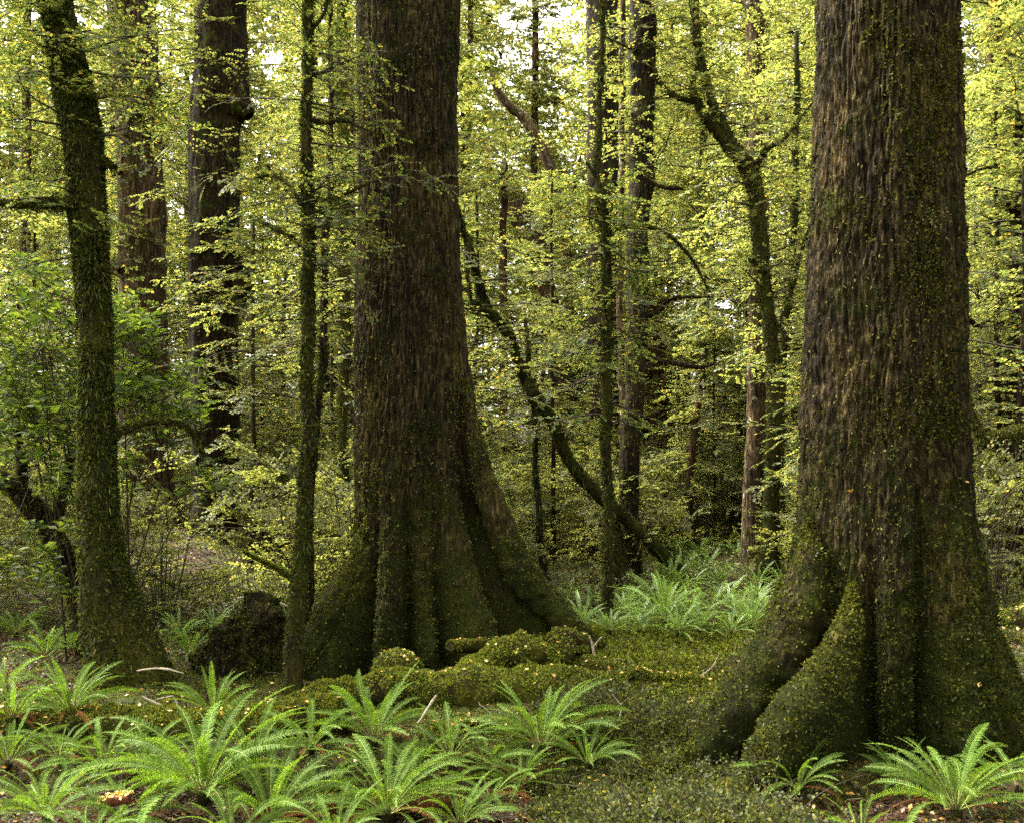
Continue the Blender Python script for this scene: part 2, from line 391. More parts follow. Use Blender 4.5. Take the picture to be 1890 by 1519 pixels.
# ------------------------------------------------------------------ ground
def build_ground():
    ys = np.concatenate([np.geomspace(2.2, 14, 420), np.geomspace(14.2, 320, 160)])
    u = np.linspace(-1.25, 1.25, 620)
    X = u[None] * ys[:, None] + 0 * u[None]
    Yg = np.broadcast_to(ys[:, None], X.shape)
    Z = terrain(X, Yg)
    q = np.stack([X, Yg, 0 * X], -1)
    near = (1 / (1 + np.maximum(Yg - 8, 0) * 0.25))
    Z = Z + 0.022 * near * fbm(q * 7.0, 3)
    V = np.stack([X, Yg, Z], -1); r, c = X.shape
    i = np.arange(r - 1)[:, None]; j = np.arange(c - 1)[None]
    a = i * c + j
    Q = np.stack([a, a + 1, a + c + 1, a + c], -1)
    mb = MB(); mb.add(V.reshape(-1, 3), Q.reshape(-1, 4))
    # the ground behind and under the camera
    mb.add([[-400, -300, -.3], [400, -300, -.3], [2.75, 2.2, -.3], [-2.75, 2.2, -.3], [400, 320, -.4], [-400, 320, -.4]], [[0, 1, 2, 3], [1, 4, 2, 2][:4], ][:1])
    mb.add([[2.75, 2.2, -.3], [400, -300, -.3], [400, 320, 5.5], [-400, -300, -.3], [-2.75, 2.2, -.3], [-400, 320, 5.5]], tris=[[0, 1, 2], [3, 4, 5]])
    o = mb.build('ground', M['ground'], smooth=True)
    tag(o, 'forest floor of brown leaf litter and moss under the trees', 'ground', kind='structure')
build_ground()

# ------------------------------------------------------------------ giants
def giant(name, label, Y, cxpx, Lp, Rp, Cp, roots, zmin, zmax, mseed, moss_n, moss_low, sides=560, rows=820, furrows=()):
    g = np.random.default_rng(mseed)
    z = zmin + (zmax - zmin) * np.linspace(0, 1, rows) ** 1.15
    py = HY - (z - CH) * F / Y
    f = lambda tab: np.interp(py, [a for a, _ in tab], [b for _, b in tab]) / F * Y
    Lw, Rw, Cw = f(Lp), f(Rp), f(Cp)
    k = 9; sm = lambda v: np.convolve(np.pad(v, (k * 3, k * 3), mode='edge'), np.ones(k * 6 + 1) / (k * 6 + 1), 'valid')
    Lw, Rw, Cw = sm(Lw), sm(Rw), sm(Cw)
    th = np.arange(sides) / sides * 2 * np.pi
    def wr(t0, w): 
        d = (th - t0 + np.pi) % (2 * np.pi) - np.pi
        return np.exp(-(d / w) ** 2)
    r = Cw[:, None] + 0 * th[None]
    r = r + wr(0.0, .40)[None] * (Rw - Cw)[:, None] + wr(np.pi, .45)[None] * (Lw - Cw)[:, None]
    for (deg, w, amp, h, pw) in roots:
        prof = amp * np.clip(1 - (z - zmin) / (h - zmin), 0, 1) ** pw
        r = r + wr(R(deg), R(w))[None] * prof[:, None]
    cx = (cxpx - CX) / F * Y
    lean = 0.02 * vnoise(np.stack([z * .5, 0 * z + mseed, 0 * z], -1))
    G = np.stack([cx + lean[:, None] + r * np.cos(th)[None], Y + r * np.sin(th)[None], z[:, None] + 0 * r], -1)
    N = np.stack([np.cos(th)[None] + 0 * r, np.sin(th)[None] + 0 * r, 0 * r], -1)
    # bark: broad fissures between long plates, and fine fibres
    q = N * 0.55 + np.array([3.3, 1.1, 0]) ; qz = z[:, None] + 0 * r
    warp = 0.09 * vnoise(np.stack([q[..., 0] * 4, q[..., 1] * 4, qz * 1.3], -1))
    a = vnoise(np.stack([(q[..., 0] + warp) * 24, (q[..., 1] + warp) * 24, qz * 2.2], -1))
    b = vnoise(np.stack([(q[..., 0] + warp) * 52, (q[..., 1] + warp) * 52, qz * 12 + 9], -1))
    c = vnoise(np.stack([q[..., 0] * 110, q[..., 1] * 110, qz * 22], -1))
    big = vnoise(np.stack([q[..., 0] * 5, q[..., 1] * 5, qz * .9 + 30], -1))
    lump = fbm(np.stack([G[..., 0] * 9, G[..., 1] * 9, G[..., 2] * 9], -1), 2)
    low = sstep(moss_low, moss_low * .3, z)[:, None]
    grooves = lambda th_, z_: -sum(wr(R(dg), R(wg))[None] * (am * np.clip(1 - (z_ - zmin) / hg, 0, 1) ** .8)[:, None] for dg, wg, am, hg in furrows)
    disp = (-0.021 * np.clip(.35 - np.abs(a), 0, 1) / .35 + 0.011 * b + 0.011 * c) * (1 - .5 * low) + 0.035 * big + 0.026 * lump * (.25 + low) + grooves(th, z)
    G = G + N * disp[..., None]
    mb = MB(); mb.add(G.reshape(-1, 3), grid_quads(rows, sides)); org = np.array([cx, Y, 0.0])
    t = thing(name, label, 'tree', org)
    mb.build('trunk', M['bark_giant'], t, org, smooth=True)
    # moss cushion of tiny fronds on the buttresses, thinning upwards
    def msk(p, nn):
        v = fbm(p * 3.1 + mseed, 3); pr = np.clip((moss_low - p[:, 2]) / moss_low, 0, 1) ** .8
        return g.random(len(p)) < np.clip(pr * 1.25 + v * .55, 0.0, 1)
    p, nn = scatter_grid(g, G, moss_n, msk)
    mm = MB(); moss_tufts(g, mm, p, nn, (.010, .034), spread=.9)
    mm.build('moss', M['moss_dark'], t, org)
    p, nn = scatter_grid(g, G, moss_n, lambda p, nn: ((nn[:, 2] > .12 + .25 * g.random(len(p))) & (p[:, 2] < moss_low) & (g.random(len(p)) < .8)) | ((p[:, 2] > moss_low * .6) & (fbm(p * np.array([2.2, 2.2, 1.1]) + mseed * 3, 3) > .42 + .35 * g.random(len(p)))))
    mm = MB(); moss_tufts(g, mm, p, nn, (.010, .030), .2, .8); mm.build('moss', M['moss_trunk'], t, org)  # brighter tufts: rim light painted on upward faces, plus moss patches higher up
    # loose strips of bark standing off the trunk
    p, nn = scatter_grid(g, G, 70000, lambda p, nn: (p[:, 2] > .4) & (g.random(len(p)) < np.clip(.5 + .6 * fbm(p * np.array([5, 5, 2.]) + mseed, 2), .05, 1)))
    mk = MB(); n = len(p); D = np.array([0, 0, -1.]) + g.normal(0, .35, (n, 3)) + nn * .15
    leaves(mk, p - nn * .002, D, nn + g.normal(0, .3, (n, 3)), g.uniform(.010, .040, n), g.uniform(.005, .014, n))
    mk.build('bark_flakes', M['bark_flake'], t, org)
    return t, G

M['bark_flake'] = leaf_mat('bark_flake', [(0, (.008, .006, .004)), (.55, (.028, .021, .012)), (.82, (.080, .064, .027)), (.93, (.105, .105, .026)), (1, (.14, .115, .04))], trans=.05, gloss=0)

tG, GG = giant('giant_beech', 'huge rough-barked tree in the centre with flaring mossy buttress roots', 9.2, 757,
    [(-400, 90), (0, 94), (300, 97), (600, 99), (900, 96), (1000, 96), (1050, 110), (1080, 132), (1150, 172), (1260, 205), (1400, 225)],
    [(-400, 90), (0, 93), (300, 84), (500, 91), (650, 106), (800, 128), (920, 155), (1000, 198), (1080, 250), (1150, 305), (1175, 322), (1260, 350), (1400, 370)],
    [(-400, 86), (0, 90), (300, 86), (600, 94), (800, 100), (1000, 108), (1150, 122), (1270, 135), (1400, 150)],
    [(258, 8, .55, 1.5, 1.4), (318, 9, .75, 2.4, 1.5), (222, 12, .65, 1.4, 1.4), (290, 7, .36, 1.3, 1.3), (345, 7, .2, 2.0, 1.2), (90, 25, .3, 1.5, 1.2), (140, 18, .25, 1.3, 1.2), (45, 20, .3, 1.4, 1.2)],
    -.45, 7.6, 3, 170000, 2.0, furrows=[(274, 5, .22, 2.6), (302, 5, .16, 2.2), (240, 5, .20, 2.2), (332, 5, .20, 2.8)])
tO, GO = giant('giant_beech', 'broadest tree trunk on the right, dark furrowed bark with pale lichen flecks', 6.9, 1635,
    [(-400, 112), (0, 120), (250, 125), (450, 140), (600, 145), (800, 152), (900, 156), (1000, 168), (1080, 196), (1160, 228), (1270, 290), (1340, 345), (1400, 372), (1550, 390)],
    [(-400, 124), (0, 130), (300, 120), (500, 117), (600, 126), (750, 131), (900, 142), (1000, 160), (1100, 186), (1200, 218), (1280, 268), (1400, 325), (1550, 350)],
    [(-400, 112), (0, 120), (450, 130), (800, 138), (1000, 146), (1200, 158), (1400, 170), (1550, 175)],
    [(224, 11, .62, .95, 1.2), (202, 12, .30, 1.3, 1.1), (250, 7, .14, 1.2, 1), (297, 15, .36, 1.7, 1.1), (325, 11, .30, 1.1, 1.1), (90, 25, .3, 1.5, 1.2), (140, 18, .3, 1.3, 1.2), (45, 20, .3, 1.4, 1.2)],
    -.5, 6.4, 8, 200000, 1.75, furrows=[(272, 6.5, .30, 2.6), (238, 5, .22, 2.0), (312, 5, .24, 1.6), (211, 4, .12, 1.3)])
p, nn = scatter_grid(np.random.default_rng(4), GO, 60000, lambda p, nn: ((np.abs(p[:, 0] - P(1715, 440, 6.5)[0]) < .13) & (np.abs(p[:, 2] - P(0, 430, 6.5)[2]) < .16) & (nn[:, 1] < -.2) & (fbm(p * 9, 2) > .15)) | ((np.abs(p[:, 0] - P(1600, 0, 6.4)[0]) < .3) & (np.abs(p[:, 2] - P(0, 1050, 6.3)[2]) < .12) & (nn[:, 1] < -.2) & (fbm(p * 11, 2) > .75)))
mb = MB(); moss_tufts(np.random.default_rng(5), mb, p, nn, (.010, .022), 0, .8, asp=.9)
mb.build('lichen', M['lichen'], tO, tO.location)

def roots_of(t, lst, seed):
    g = np.random.default_rng(seed); org = np.array(t.location)
    for pts, (ya, yb) in lst:
        q = np.array([(*P(x, y, ya + (yb - ya) * k / (len(pts) - 1)), w * .5 / F * (ya + (yb - ya) * k / (len(pts) - 1))) for k, (x, y, w) in enumerate(pts)])
        q[0, 1] += .10
        G, N, C, r = tube_grid(q, 150, 40)
        d = .55 * fbm(G * np.array([4, 4, 2.5]) + seed, 3) + .30 * fbm(G * 14, 3)
        G = G + N * (d * .42 * r[:, None])[..., None]
        mb = MB(); mb.add(G.reshape(-1, 3), grid_quads(150, 40)); mb.build('root', M['bark_giant'], t, org, smooth=True)
        mm = MB(); p, nn = scatter_grid(g, G, 16000, lambda p, nn: g.random(len(p)) < np.clip(.25 + .9 * nn[:, 2] + .6 * fbm(p * 3.5, 2), .02, 1)); moss_tufts(g, mm, p, nn, (.010, .032), .2, .85)
        mm.build('moss', M['moss_trunk'], t, org)
roots_of(tO, [([(1502, 960, 10), (1490, 1060, 66), (1456, 1160, 100), (1410, 1255, 108), (1352, 1335, 92), (1300, 1385, 60), (1240, 1420, 24)], (6.65, 6.35)),
    ([(1585, 1080, 8), (1558, 1180, 56), (1514, 1270, 88), (1464, 1345, 100), (1416, 1415, 86), (1375, 1465, 50), (1340, 1510, 20)], (6.2, 5.8))], 41)
roots_of(tG, [([(858, 700, 8), (872, 800, 28), (905, 930, 50), (955, 1040, 62), (1015, 1120, 62), (1070, 1170, 44), (1120, 1205, 22)], (8.95, 8.7)),
    ([(672, 930, 6), (664, 1015, 24), (630, 1100, 56), (592, 1180, 66), (562, 1250, 60), (530, 1300, 26)], (8.95, 8.5))], 42)

# ------------------------------------------------------------------ named trees
def px_path(pts, Y):
    out = []
    for k, q in enumerate(pts):
        y = Y if np.isscalar(Y) else np.interp(k / (len(pts) - 1), [0, 1], Y)
        if len(q) > 3: y = q[3]
        out.append((*P(q[0], q[1], y), q[2] * .5 / F * y))
    return np.array(out)

def tree(name, label, pts, Y, bark='bark_dark', sides=24, rows=120, bump=.12, moss=0, mossmat='moss_trunk', cr=None, limbs=(), group=None, leafmat='beech', seed=0, base_flare=True, cat='tree', low=None):
    """Trunk from photo-measured centre line (top to bottom), limbs as explicit lines, crown of planar sprays."""
    g = np.random.default_rng(100 + seed)
    pr = px_path(pts, Y)[::-1]                                  # bottom first
    b = pr[0].copy(); zt = tz(b[0], b[1])
    if low is None:
        b2 = b.copy(); b2[2] = min(zt, b[2]) - .25; b2[3] *= 1.25
        pr = np.concatenate([[b2], pr])
    org = np.array([b[0], b[1], zt])
    t = thing(name, label, cat, org, group)
    G, N, C, r = tube_grid(pr, rows, sides)
    rm = np.median(r)
    off = np.stack([.35 * rm * fbm(np.stack([C[:, 2] / (rm * 9), 0 * C[:, 2] + seed, 0 * C[:, 2] + k], -1), 3) for k in (0, 5)] + [0 * C[:, 2]], -1) * (1 if rm < .25 else .3)
    G = G + off[:, None]; C = C + off
    st = np.array([1, 1, .28]); 
    d = .5 * vnoise(G * st * (1.1 / rm)) + .45 * vnoise(G * st * (3.2 / rm) + 4) + .22 * vnoise(G * st * (8 / rm) + 8)
    G = G + N * (d * bump * rm)[..., None]
    wood = MB(); wood.add(G.reshape(-1, 3), grid_quads(rows, sides))
    grids = [G]
    branch_pts = []
    for lb in limbs:
        lp = px_path(lb[0], lb[1]); n = max(14, int(len(lp) * 7))
        Gl, Nl, Cl, rl = tube_grid(lp, n, 9)
        Gl = Gl + Nl * (.3 * rl[:, None] * fbm(Gl * 14, 2))[..., None]
        bm = MB(); bm.add(Gl.reshape(-1, 3), grid_quads(n, 9))
        bm.build('branch', M[bark], t, org, smooth=True); grids.append(Gl)
        if len(lb) > 2 and lb[2]:
            k = g.integers(n // 3, n, lb[2]); branch_pts.append((Cl[k], np.arctan2(*(Cl[-1] - Cl[0])[[1, 0]])))
    lf = MB(); tw = MB()
    if cr:
        for c in (cr if isinstance(cr, list) else [cr]):
            nb, z0, z1, l0, l1, ls, T, K = c[:8]; nb = int(nb * 1.9); T += 2; K += 2; ls *= 1.08
            zz = g.uniform(z0, z1, nb); Ax = np.stack([np.interp(zz, C[:, 2], C[:, k]) for k in range(3)], -1); Ax[:, 2] = zz
            az = g.random(nb) * 2 * np.pi if len(c) < 9 else R(c[8]) + g.normal(0, R(c[9]), nb)
            frac = (zz - z0) / max(z1 - z0, 1e-6)
            crown(g, tw, lf, Ax, az, g.uniform(l0, l1, nb) * (1 - .25 * frac), g.normal(R(9), R(10), nb), T, K, ls, droop=.5, r0=.006 * (l0 + l1) / 2 + .003)
    for pts_, a0 in branch_pts:
        n = len(pts_)
        crown(g, tw, lf, pts_, a0 + g.normal(0, 1.0, n), g.uniform(.5, 1.3, n) * (pts_[:, 1] / 12), g.normal(R(8), R(15), n), 10, 11, .032 * (pts_[0, 1] / 12) ** .6, r0=.006)
    wood.build('trunk', M[bark], t, org, smooth=True)
    if lf.n:
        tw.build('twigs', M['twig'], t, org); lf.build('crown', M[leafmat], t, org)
    if moss:
        mm = MB(); w = np.array([np.linalg.norm(np.diff(x.mean(1), axis=0), axis=1).sum() * np.sqrt(((x - x.mean(1, keepdims=True)) ** 2).sum(-1)).mean() for x in grids]); w /= w.sum()
        for x, ww in zip(grids, w):
            p, nn = scatter_grid(g, x, int(moss * ww), lambda p, nn: g.random(len(p)) < np.clip(.62 + .5 * nn[:, 2] + .6 * fbm(p * 4, 2), .10, 1))
            s = .5 + .05 * p[:1, 1].mean()
            moss_tufts(g, mm, p, nn, (.014 * s, .04 * s), .15, .7)
            k = (g.random(len(p)) < .10) & (nn[:, 2] < .15); m_ = int(k.sum())
            leaves(mm, p[k], np.array([0, 0, -1.]) + g.normal(0, .25, (m_, 3)) + nn[k] * .25, nn[k] + g.normal(0, .4, (m_, 3)), g.uniform(.05, .12, m_) * s, .012 * s)
        mm.build('moss', M[mossmat], t, org)
    return t

tree('mossy_beech', 'bent mossy trunk swelling at its foot beside the broad-leaved bush', [(60, -330, 56), (85, -120, 58), (108, 20, 54), (132, 170, 63), (150, 300, 63), (155, 420, 58), (160, 600, 56), (166, 760, 59), (175, 900, 67), (186, 1030, 79), (205, 1130, 110), (228, 1210, 135), (238, 1265, 162)], 8.3,
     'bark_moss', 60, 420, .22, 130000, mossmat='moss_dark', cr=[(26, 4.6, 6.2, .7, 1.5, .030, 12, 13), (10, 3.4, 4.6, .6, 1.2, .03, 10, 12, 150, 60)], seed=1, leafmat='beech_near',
     limbs=[([(140, 378, 22), (90, 376, 18), (40, 378, 15), (-60, 372, 12)], 8.2, 3), ([(205, 812, 12), (240, 790, 14), (290, 778, 11), (345, 790, 10), (375, 840, 6)], (8.3, 8.8)), ([(178, 300, 30), (200, 305, 14), (214, 312, 6)], 8.3)])
tree('leaning_tree', 'dark crooked stem leaning left with a fork, behind the bent mossy trunk', [(-110, 800, 26), (-40, 860, 30), (20, 892, 34), (62, 935, 40), (95, 985, 40), (122, 1045, 38), (142, 1110, 42), (155, 1175, 50)], (9.6, 10), 'bark_dark', 20, 90, .18, 9000, seed=2,
     limbs=[([(102, 985, 22), (112, 920, 20), (124, 880, 17), (135, 820, 10)], 9.8), ([(38, 905, 26), (40, 850, 18), (30, 790, 12)], 9.7)])
tree('tall_beech', 'straight reddish trunk with pale bark low on its left side', [(225, -500, 78), (238, -100, 82), (245, 0, 84), (256, 200, 80), (260, 330, 78), (262, 500, 84), (266, 700, 86), (272, 850, 88), (278, 940, 98), (284, 1000, 122)], 19, 'bark_pale', 90, 330, .17, 8000, cr=[(40, 8, 13, 1.2, 2.6, .05, 14, 13), (10, 5.5, 8, .8, 1.5, .05, 12, 12, 250, 45)], seed=3,
     limbs=[([(222, 320, 12), (195, 300, 10), (180, 306, 6)], 18.6), ([(222, 500, 22), (200, 488, 16), (188, 480, 10)], 18.6)])
tree('tall_beech', 'blackish trunk with a burl on its right side, left of the thin dark pole', [(412, -500, 92), (410, -100, 94), (410, 60, 94), (408, 190, 98), (402, 240, 86), (402, 400, 86), (399, 520, 92), (397, 600, 84), (396, 750, 86), (395, 900, 86), (395, 980, 96), (392, 1040, 128)], 17, 'bark_dark', 90, 330, .2, 12000, cr=[(46, 6.4, 12, 1.0, 2.2, .045, 14, 13), (12, 4.6, 6.6, .7, 1.3, .045, 12, 12, 250, 60)], seed=4,
     limbs=[([(430, 470, 30), (444, 520, 40), (446, 535, 36), (430, 575, 26)], 16.8), ([(430, 190, 40), (452, 205, 40), (460, 215, 22)], 16.9), ([(365, 1000, 40), (330, 1040, 40), (300, 1075, 26)], (16.8, 16.4))])
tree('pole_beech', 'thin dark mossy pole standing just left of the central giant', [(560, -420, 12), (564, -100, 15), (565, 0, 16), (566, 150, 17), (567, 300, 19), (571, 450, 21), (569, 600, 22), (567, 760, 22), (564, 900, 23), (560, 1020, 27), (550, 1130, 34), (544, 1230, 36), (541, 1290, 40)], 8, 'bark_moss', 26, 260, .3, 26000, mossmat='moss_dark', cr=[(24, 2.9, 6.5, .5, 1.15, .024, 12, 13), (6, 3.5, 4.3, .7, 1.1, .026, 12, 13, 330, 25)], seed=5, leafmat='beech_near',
     limbs=[([(570, 215, 9), (590, 228, 7), (640, 225, 6), (700, 250, 3)], 8, 2), ([(568, 370, 8), (620, 366, 6), (680, 340, 5), (760, 315, 3)], (8, 7.9), 5), ([(566, 400, 8), (535, 345, 7), (500, 325, 5), (470, 330, 3)], (8, 8.3), 3), ([(566, 460, 7), (520, 430, 6), (460, 400, 4)], (8, 8.4), 2), ([(572, 60, 8), (600, 20, 6), (610, -60, 4)], 8, 1)])
tree('thin_beech', 'thin dark stem slanting up between the thin dark pole and central giant', [(612, -100, 8), (610, 300, 10), (603, 420, 13), (598, 520, 14), (597, 640, 15), (588, 740, 14), (578, 830, 15), (572, 950, 16), (570, 1100, 18)], 11, 'bark_dark', 14, 140, .25, 5000, mossmat='moss_dark', cr=(26, 3.0, 8, .7, 1.5, .034, 12, 12), seed=6)
tree('thin_beech', 'yellowish mossy stem close against the left edge of the central giant', [(630, -150, 20), (632, 150, 21), (632, 500, 22), (634, 650, 20), (636, 850, 16), (640, 1000, 17), (642, 1090, 20)], 15, 'bark_moss', 16, 140, .2, 9000, cr=(30, 3.5, 10, .8, 1.8, .042, 12, 12), seed=7)
tree('leaning_snag', 'long mossy snag leaning down to the right from behind the central giant', [(838, 385, 11), (858, 430, 12), (882, 505, 14), (900, 568, 14), (940, 618, 16), (963, 684, 18), (985, 726, 22), (1022, 782, 21), (1048, 848, 22), (1092, 902, 22), (1128, 934, 22), (1178, 980, 23), (1226, 1030, 25), (1265, 1075, 26)], (12, 16), 'bark_moss', 24, 190, .35, 24000, mossmat='moss_dark', seed=8,
     limbs=[([(920, 590, 16), (890, 572, 15), (872, 560, 13), (862, 572, 6)], 12.6, 0), ([(985, 725, 24), (972, 705, 14), (975, 640, 8), (968, 590, 4)], 13.6), ([(868, 440, 10), (862, 500, 7), (872, 580, 4)], 12.2)])
tree('crooked_stub', 'short crooked mossy stem standing below the leaning snag', [(1122, 930, 20), (1132, 985, 24), (1142, 1040, 30), (1158, 1080, 34), (1165, 1110, 34)], 15.5, 'bark_moss', 16, 50, .3, 4000, mossmat='moss_dark', seed=9, cat='stump')
tree('pole_beech', 'leaf-clad slim tree right of the leaning snag, forking near its top', [(1116, -200, 5), (1113, 60, 8), (1108, 200, 10), (1106, 320, 13), (1112, 390, 16), (1116, 440, 18), (1118, 600, 18), (1120, 760, 18), (1122, 900, 18), (1121, 1050, 19), (1120, 1180, 24)], 11, 'bark_moss', 18, 200, .3, 15000, mossmat='moss_dark', cr=[(30, 2.2, 5.2, .5, 1.3, .03, 12, 12)], seed=10, leafmat='beech_near',
     limbs=[([(1116, 445, 10), (1135, 425, 9), (1180, 418, 8), (1225, 430, 7), (1270, 470, 6), (1310, 540, 3)], (11, 12), 5), ([(1106, 345, 9), (1094, 318, 6), (1082, 300, 3)], 11, 2)])
tree('tall_beech', 'wide grey far trunk directly behind the leaf-clad slim tree', [(1112, -400, 58), (1112, 0, 58), (1112, 300, 55), (1112, 600, 52), (1112, 900, 54), (1112, 1010, 66)], 26, 'bark_dark', 40, 160, .15, 0, cr=(14, 8, 17, 1.6, 3.4, .07, 16, 13), seed=11)
tree('tall_beech', 'dark straight mossy trunk just right of the leaf-clad slim tree', [(1190, -420, 48), (1188, 0, 48), (1185, 220, 46), (1176, 420, 42), (1173, 600, 38), (1172, 800, 38), (1170, 950, 36), (1168, 1085, 44)], 16, 'bark_dark', 40, 240, .18, 9000, mossmat='moss_trunk', cr=[(18, 6.5, 12, 1.0, 2.4, .045, 14, 13)], seed=12,
     limbs=[([(1186, 660, 10), (1230, 668, 9), (1290, 678, 8), (1318, 672, 4)], (16, 15.6), 4), ([(1186, 590, 7), (1215, 575, 8), (1240, 552, 8), (1320, 548, 4)], (16, 15.5), 4), ([(1190, 330, 9), (1220, 345, 8), (1260, 350, 5)], (16, 15.6), 3)])
tree('thin_beech', 'pale thin stem squeezed between the grey far trunk and dark straight trunk', [(1150, 0, 10), (1146, 300, 11), (1146, 600, 12), (1150, 800, 13), (1152, 1060, 14)], 17, 'bark_pale', 12, 90, .2, 0, cr=(14, 5, 10, .8, 1.6, .045, 12, 12), seed=13)
tree('old_stub_trunk', 'stout fissured trunk base lit on its left, beyond the green ferns', [(1204, 560, 36), (1210, 700, 38), (1218, 850, 42), (1224, 930, 48), (1228, 985, 58)], 29, 'bark_red', 40, 120, .25, 0, cr=(20, 4, 9, 1, 2.4, .07, 12, 12), seed=14)
tree('broken_beech', 'leaning grey trunk in the haze with a broken top and side limb', [(930, 330, 40), (955, 380, 44), (985, 450, 40), (1005, 530, 40), (1022, 620, 42), (1038, 720, 44), (1050, 850, 48), (1058, 980, 56)], 30, 'bark_pale', 30, 130, .2, 0, cr=(20, 5, 10, 1.0, 2.6, .075, 14, 13), seed=15,
     limbs=[([(988, 480, 16), (996, 430, 18), (994, 385, 10)], 29.6), ([(1000, 420, 14), (1040, 400, 12), (1056, 370, 12), (1062, 320, 9), (1072, 290, 5)], 29.8, 3)])
tree('broken_limb', 'pale broken snag top slanting among the bright leaves', [(908, 140, 9), (922, 172, 15), (945, 200, 17), (972, 222, 18), (1010, 290, 20), (1040, 420, 22), (1060, 700, 26), (1070, 990, 30)], 34, 'bark_pale', 18, 90, .25, 0, seed=16, cat='snag', cr=(24, 5, 12, 1.2, 2.6, .085, 12, 12))
tree('tall_beech', 'brown trunk patched with pale lichen behind the curving forked tree', [(1392, -420, 34), (1394, 0, 35), (1398, 300, 34), (1400, 500, 32), (1398, 700, 35), (1395, 850, 40), (1392, 960, 44), (1390, 1050, 52)], 20, 'bark_pale', 34, 200, .15, 5000, mossmat='moss_dark', cr=[(50, 5, 13, 1.2, 2.6, .052, 14, 13)], seed=17)
tree('forked_beech', 'curving mossy tree forking high, crooked arm reaching left', [(1285, -260, 10), (1286, 0, 13), (1288, 60, 14), (1296, 130, 14), (1312, 190, 17), (1330, 235, 20), (1352, 280, 28), (1380, 312, 30), (1394, 350, 28), (1402, 420, 26), (1412, 520, 26), (1422, 620, 25), (1428, 720, 26), (1426, 850, 28), (1422, 980, 32), (1420, 1065, 44)], 16, 'bark_moss', 26, 300, .3, 22000, mossmat='moss_dark', cr=[(40, 4.5, 9.5, .9, 2.0, .042, 13, 13)], seed=18,
     limbs=[([(1348, 275, 24), (1322, 240, 22), (1300, 215, 18), (1285, 185, 14), (1278, 160, 9), (1290, 120, 4)], (16, 15.6), 3), ([(1285, 190, 10), (1245, 178, 9), (1215, 150, 8), (1198, 110, 6), (1120, 70, 4)], 15.8, 5), ([(1392, 320, 12), (1412, 280, 10), (1450, 255, 7), (1500, 190, 4)], (16, 15.2), 5), ([(1410, 500, 16), (1392, 480, 14), (1384, 484, 10)], 15.8), ([(1420, 640, 10), (1455, 560, 8), (1475, 480, 6), (1500, 400, 4)], (16, 15.5), 3)])
tree('thin_beech', 'slim mossy stem bending up between the forked tree and right giant', [(1470, 60, 8), (1470, 250, 9), (1466, 400, 12), (1458, 520, 13), (1448, 640, 14), (1440, 740, 14), (1438, 880, 15), (1436, 1020, 18)], 18, 'bark_moss', 14, 120, .25, 7000, mossmat='moss_dark', cr=(34, 3.5, 9.5, .8, 1.8, .045, 12, 12), seed=19)
tree('thin_beech', 'dark thin stem left of the lichen-patched brown trunk', [(1388, 560, 9), (1376, 660, 13), (1368, 760, 14), (1360, 860, 15), (1354, 960, 16), (1350, 1000, 18)], 24, 'bark_dark', 12, 70, .25, 0, cr=(16, 3, 6, .7, 1.6, .06, 12, 12), seed=20)
tree('thin_beech', 'reddish slim stem rising out of the back ferns', [(1300, 640, 8), (1290, 740, 12), (1282, 800, 14), (1273, 900, 14), (1270, 1030, 16)], 22, 'bark_red', 12, 70, .25, 0, cr=(16, 3, 6, .7, 1.6, .06, 12, 12), seed=21)
tree('thin_beech', 'lone dark stem with thin crown toward the right edge behind the right giant', [(1884, 200, 14), (1882, 330, 18), (1876, 500, 20), (1868, 700, 21), (1862, 850, 22), (1858, 980, 28)], 15, 'bark_dark', 16, 110, .25, 5000, mossmat='moss_dark', cr=[(44, 2.6, 8.0, .9, 1.9, .04, 13, 13)], seed=22,
     limbs=[([(1880, 420, 9), (1850, 350, 7), (1830, 310, 6), (1770, 330, 3)], (15, 14.6), 4), ([(1870, 600, 9), (1830, 590, 8), (1800, 600, 10), (1770, 560, 6)], (15, 14.4), 4)])
tree('thin_beech', 'slender reddish stem right of the central giant, behind the leaning snag', [(930, 300, 12), (930, 500, 14), (930, 620, 14), (928, 750, 15), (922, 860, 16), (918, 940, 20)], 27, 'bark_red', 12, 80, .2, 0, cr=(24, 5, 11, 1, 2.2, .07, 12, 12), seed=23)
tree('thin_beech', 'dark wiry stem at the tip of the central giant\'s right root', [(985, 700, 6), (988, 830, 9), (992, 900, 11), (998, 1000, 14), (1006, 1075, 18)], 14.5, 'bark_dark', 12, 70, .3, 3000, mossmat='moss_dark', cr=(16, 2.2, 4.2, .5, 1.1, .036, 10, 11), seed=24)
tree('mossy_deadfall', 'mossy bent branchwood leaning at the far right edge beyond the right giant', [(1990, 760, 20), (1930, 790, 26), (1870, 800, 28), (1810, 820, 26), (1770, 840, 22), (1745, 865, 18)], 12, 'bark_moss', 16, 80, .3, 9000, seed=25, low=1, cat='dead branch',
     limbs=[([(1815, 815, 16), (1795, 770, 14), (1785, 730, 12), (1790, 690, 6)], 12), ([(1880, 798, 16), (1900, 850, 12), (1910, 930, 9)], 12)])

